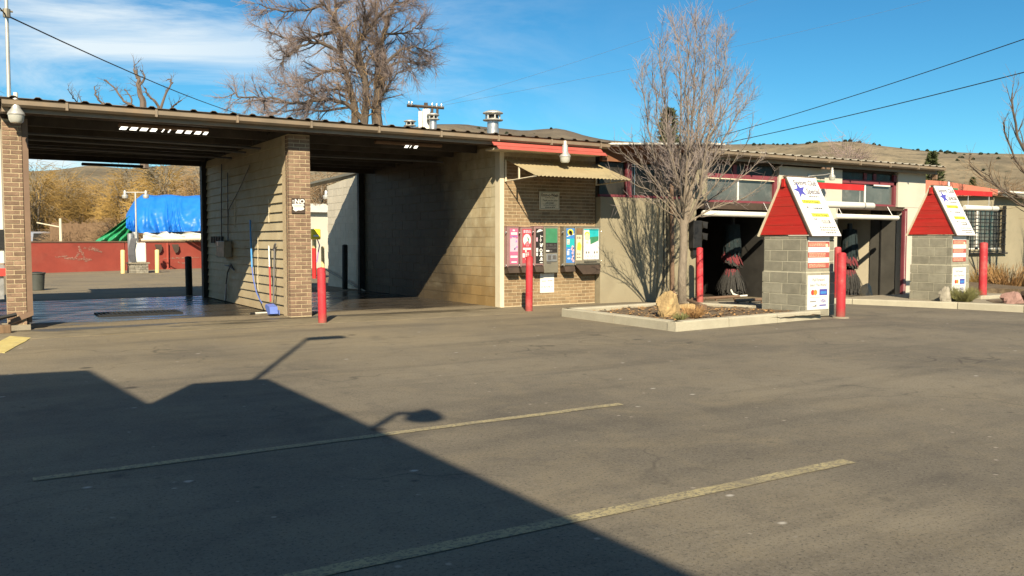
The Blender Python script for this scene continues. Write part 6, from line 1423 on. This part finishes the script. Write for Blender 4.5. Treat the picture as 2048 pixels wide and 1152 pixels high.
# --- evergreens
def conifer(px, d, hpx, wpx, label, seed, skew=0):
    q = random.Random(seed); b = atd(px, 481, d); b.z = 0; top = atd(px, hpx, d).z; R_ = wpx/2*d/F; mb = MB()
    t = thing('pine_tree', label, 'tree', b); tk = MB(); tk.tube([b, b+Vector((0, 0, top*.95))], [.2*R_*.5+.05, .03], 7); tk.build('trunk', M['bark_dark'], t)
    for i in range(2600):
        f_ = q.random()**.75; z = top*(.25+.75*f_); prof = (1-f_)**.6*(.85+.2*math.sin(z*3.1+seed))+.06; a = q.uniform(0, 6.28); ra = R_*prof*q.uniform(.25, 1)**.6*(.75+.4*mnoise.noise(Vector((math.cos(a)*1.4, math.sin(a)*1.4, z*.9+seed))))
        c = b+Vector((math.cos(a)*ra, math.sin(a)*ra, z-.12*ra)); s_ = R_*q.uniform(.06, .13); u = (Vector((math.cos(a), math.sin(a), q.uniform(-.2, .5)))+vrand(q)*.5).normalized()*s_; v = vrand(q)*s_*.35
        mb.add([c-u, c+v, c+u*1.2, c-v], [(0, 1, 2, 3)])
    mb.build('crown', M['needles'], t, recalc=False); return t
conifer(1335, 44, 219, 135, 'dark green pine showing above the roof behind the bare planter tree', 3)
conifer(1860, 66, 304, 100, 'small dark evergreen past the end of the tunnel roof', 6)
conifer(1942, 90, 355, 50, 'tiny evergreen on the slope above the faded red parapet', 8)
def shrub(name, label, c, R_, h, n, m, seed, up=.5, cat='shrub', L=.5, r=.004):
    w = Wood(seed); c = Vector(c)
    for i in range(n):
        a = w.q.uniform(0, 6.28); ra = R_*math.sqrt(w.q.random())*.5; p = c+Vector((math.cos(a)*ra, math.sin(a)*ra, 0)); w.stem(p, Vector((math.cos(a)*.7, math.sin(a)*.7, w.q.uniform(.4, 1.5))), h*w.q.uniform(.5, 1.2), r, w.tw, 4, 3, up*.1, .2, .4)
    t = thing(name, label, cat, c); w.tw.build('stems', m, t, recalc=False); return t
shrub('shrub', 'small green tufted shrub at the foot of the island kiosk', onZ(1927, 603, 0), .28, .32, 900, M['shrub'], 71)
shrub('dry_shrub', 'golden dry shrub against the small beige building below the window', onZ(1993, 578, -.25)+Vector((1.2, 1.2, 0)), .8, .75, 420, M['twig_gold'], 72, r=.008)
shrub('dry_shrub', 'rusty dry shrub at the photo edge before the beige building', onZ(2046, 580, -.25)+Vector((1.0, 1.0, 0)), .9, .8, 420, M['dry_leaf'], 73, r=.009)
shrub('weed_tuft', 'dry weed tuft growing beside the planter boulder', onZ(1387, 634, .1), .2, .2, 260, M['dry_leaf'], 74, cat='weed')
shrub('weed_tuft', 'small green weed tuft at the front of the planter boulder', onZ(1360, 640, .1), .12, .12, 160, M['shrub'], 75, cat='weed')
# --- junipers dotted over the far hillside
q = random.Random(77); mb = MB()
for i in range(150):
    v = vrand(q); k = q.uniform(.5, 1); c = Vector((v.x*k, v.y*k, abs(v.z)*1.25*k+.1)); s_ = q.uniform(.2, .4); u, w_ = vrand(q)*s_, vrand(q)*s_; mb.add([c-u, c+w_, c+u, c-w_], [(0, 1, 2, 3)])
mb.tube([(0, 0, -.6), (0, 0, .8)], .12, 4)
pr = mb.build('juniper', M['needles_dark'], recalc=False); tag(pr, 'small dark juniper dotting the far dry hillside', 'tree', 'junipers dotting the far hillside'); first = True
spots = []
for i in range(38): spots.append((q.uniform(1500, 2060), q.uniform(.93, 1.0)))
for i in range(22): spots.append((q.uniform(1420, 2060), q.uniform(.45, .93)))
for i in range(10): spots.append((q.uniform(870, 1230), q.uniform(.8, 1.0)))
for px, t_ in spots:
    p = hill_pt(YAW+math.atan((px-1024)/F), t_); o = pr if first else pr.copy()
    if not first: COL.objects.link(o)
    first = False; o.location = p; s_ = q.uniform(1.3, 3.3)*(.35+.65*t_); o.scale = (s_*1.1, s_*1.1, s_); o.rotation_euler = (0, 0, q.uniform(0, 6))

# drain grate in the first wash bay
gx, gy = onZ(215, 624, 0), onZ(330, 620, 0)
t = thing('drain_grate', 'black steel drain grate in the wet floor of the end wash bay', 'drain', (gx.x, 17.0, 0))
mb = MB(); x0, x1, y0, y1 = 1.9, 3.3, 16.6, 17.3; mb.box(x0, x1, y0, y0+.04, .005, .03); mb.box(x0, x1, y1-.04, y1, .005, .03); mb.box(x0, x0+.04, y0+.041, y1-.041, .005, .03); mb.box(x1-.04, x1, y0+.041, y1-.041, .005, .03); mb.build('frame', M['rubber'], t)
for i in range(17): x = x0+.08+.077*i; mb = MB(); mb.box(x, x+.03, y0+.042, y1-.042, .006, .026); mb.build('bar', M['rubber'], t)
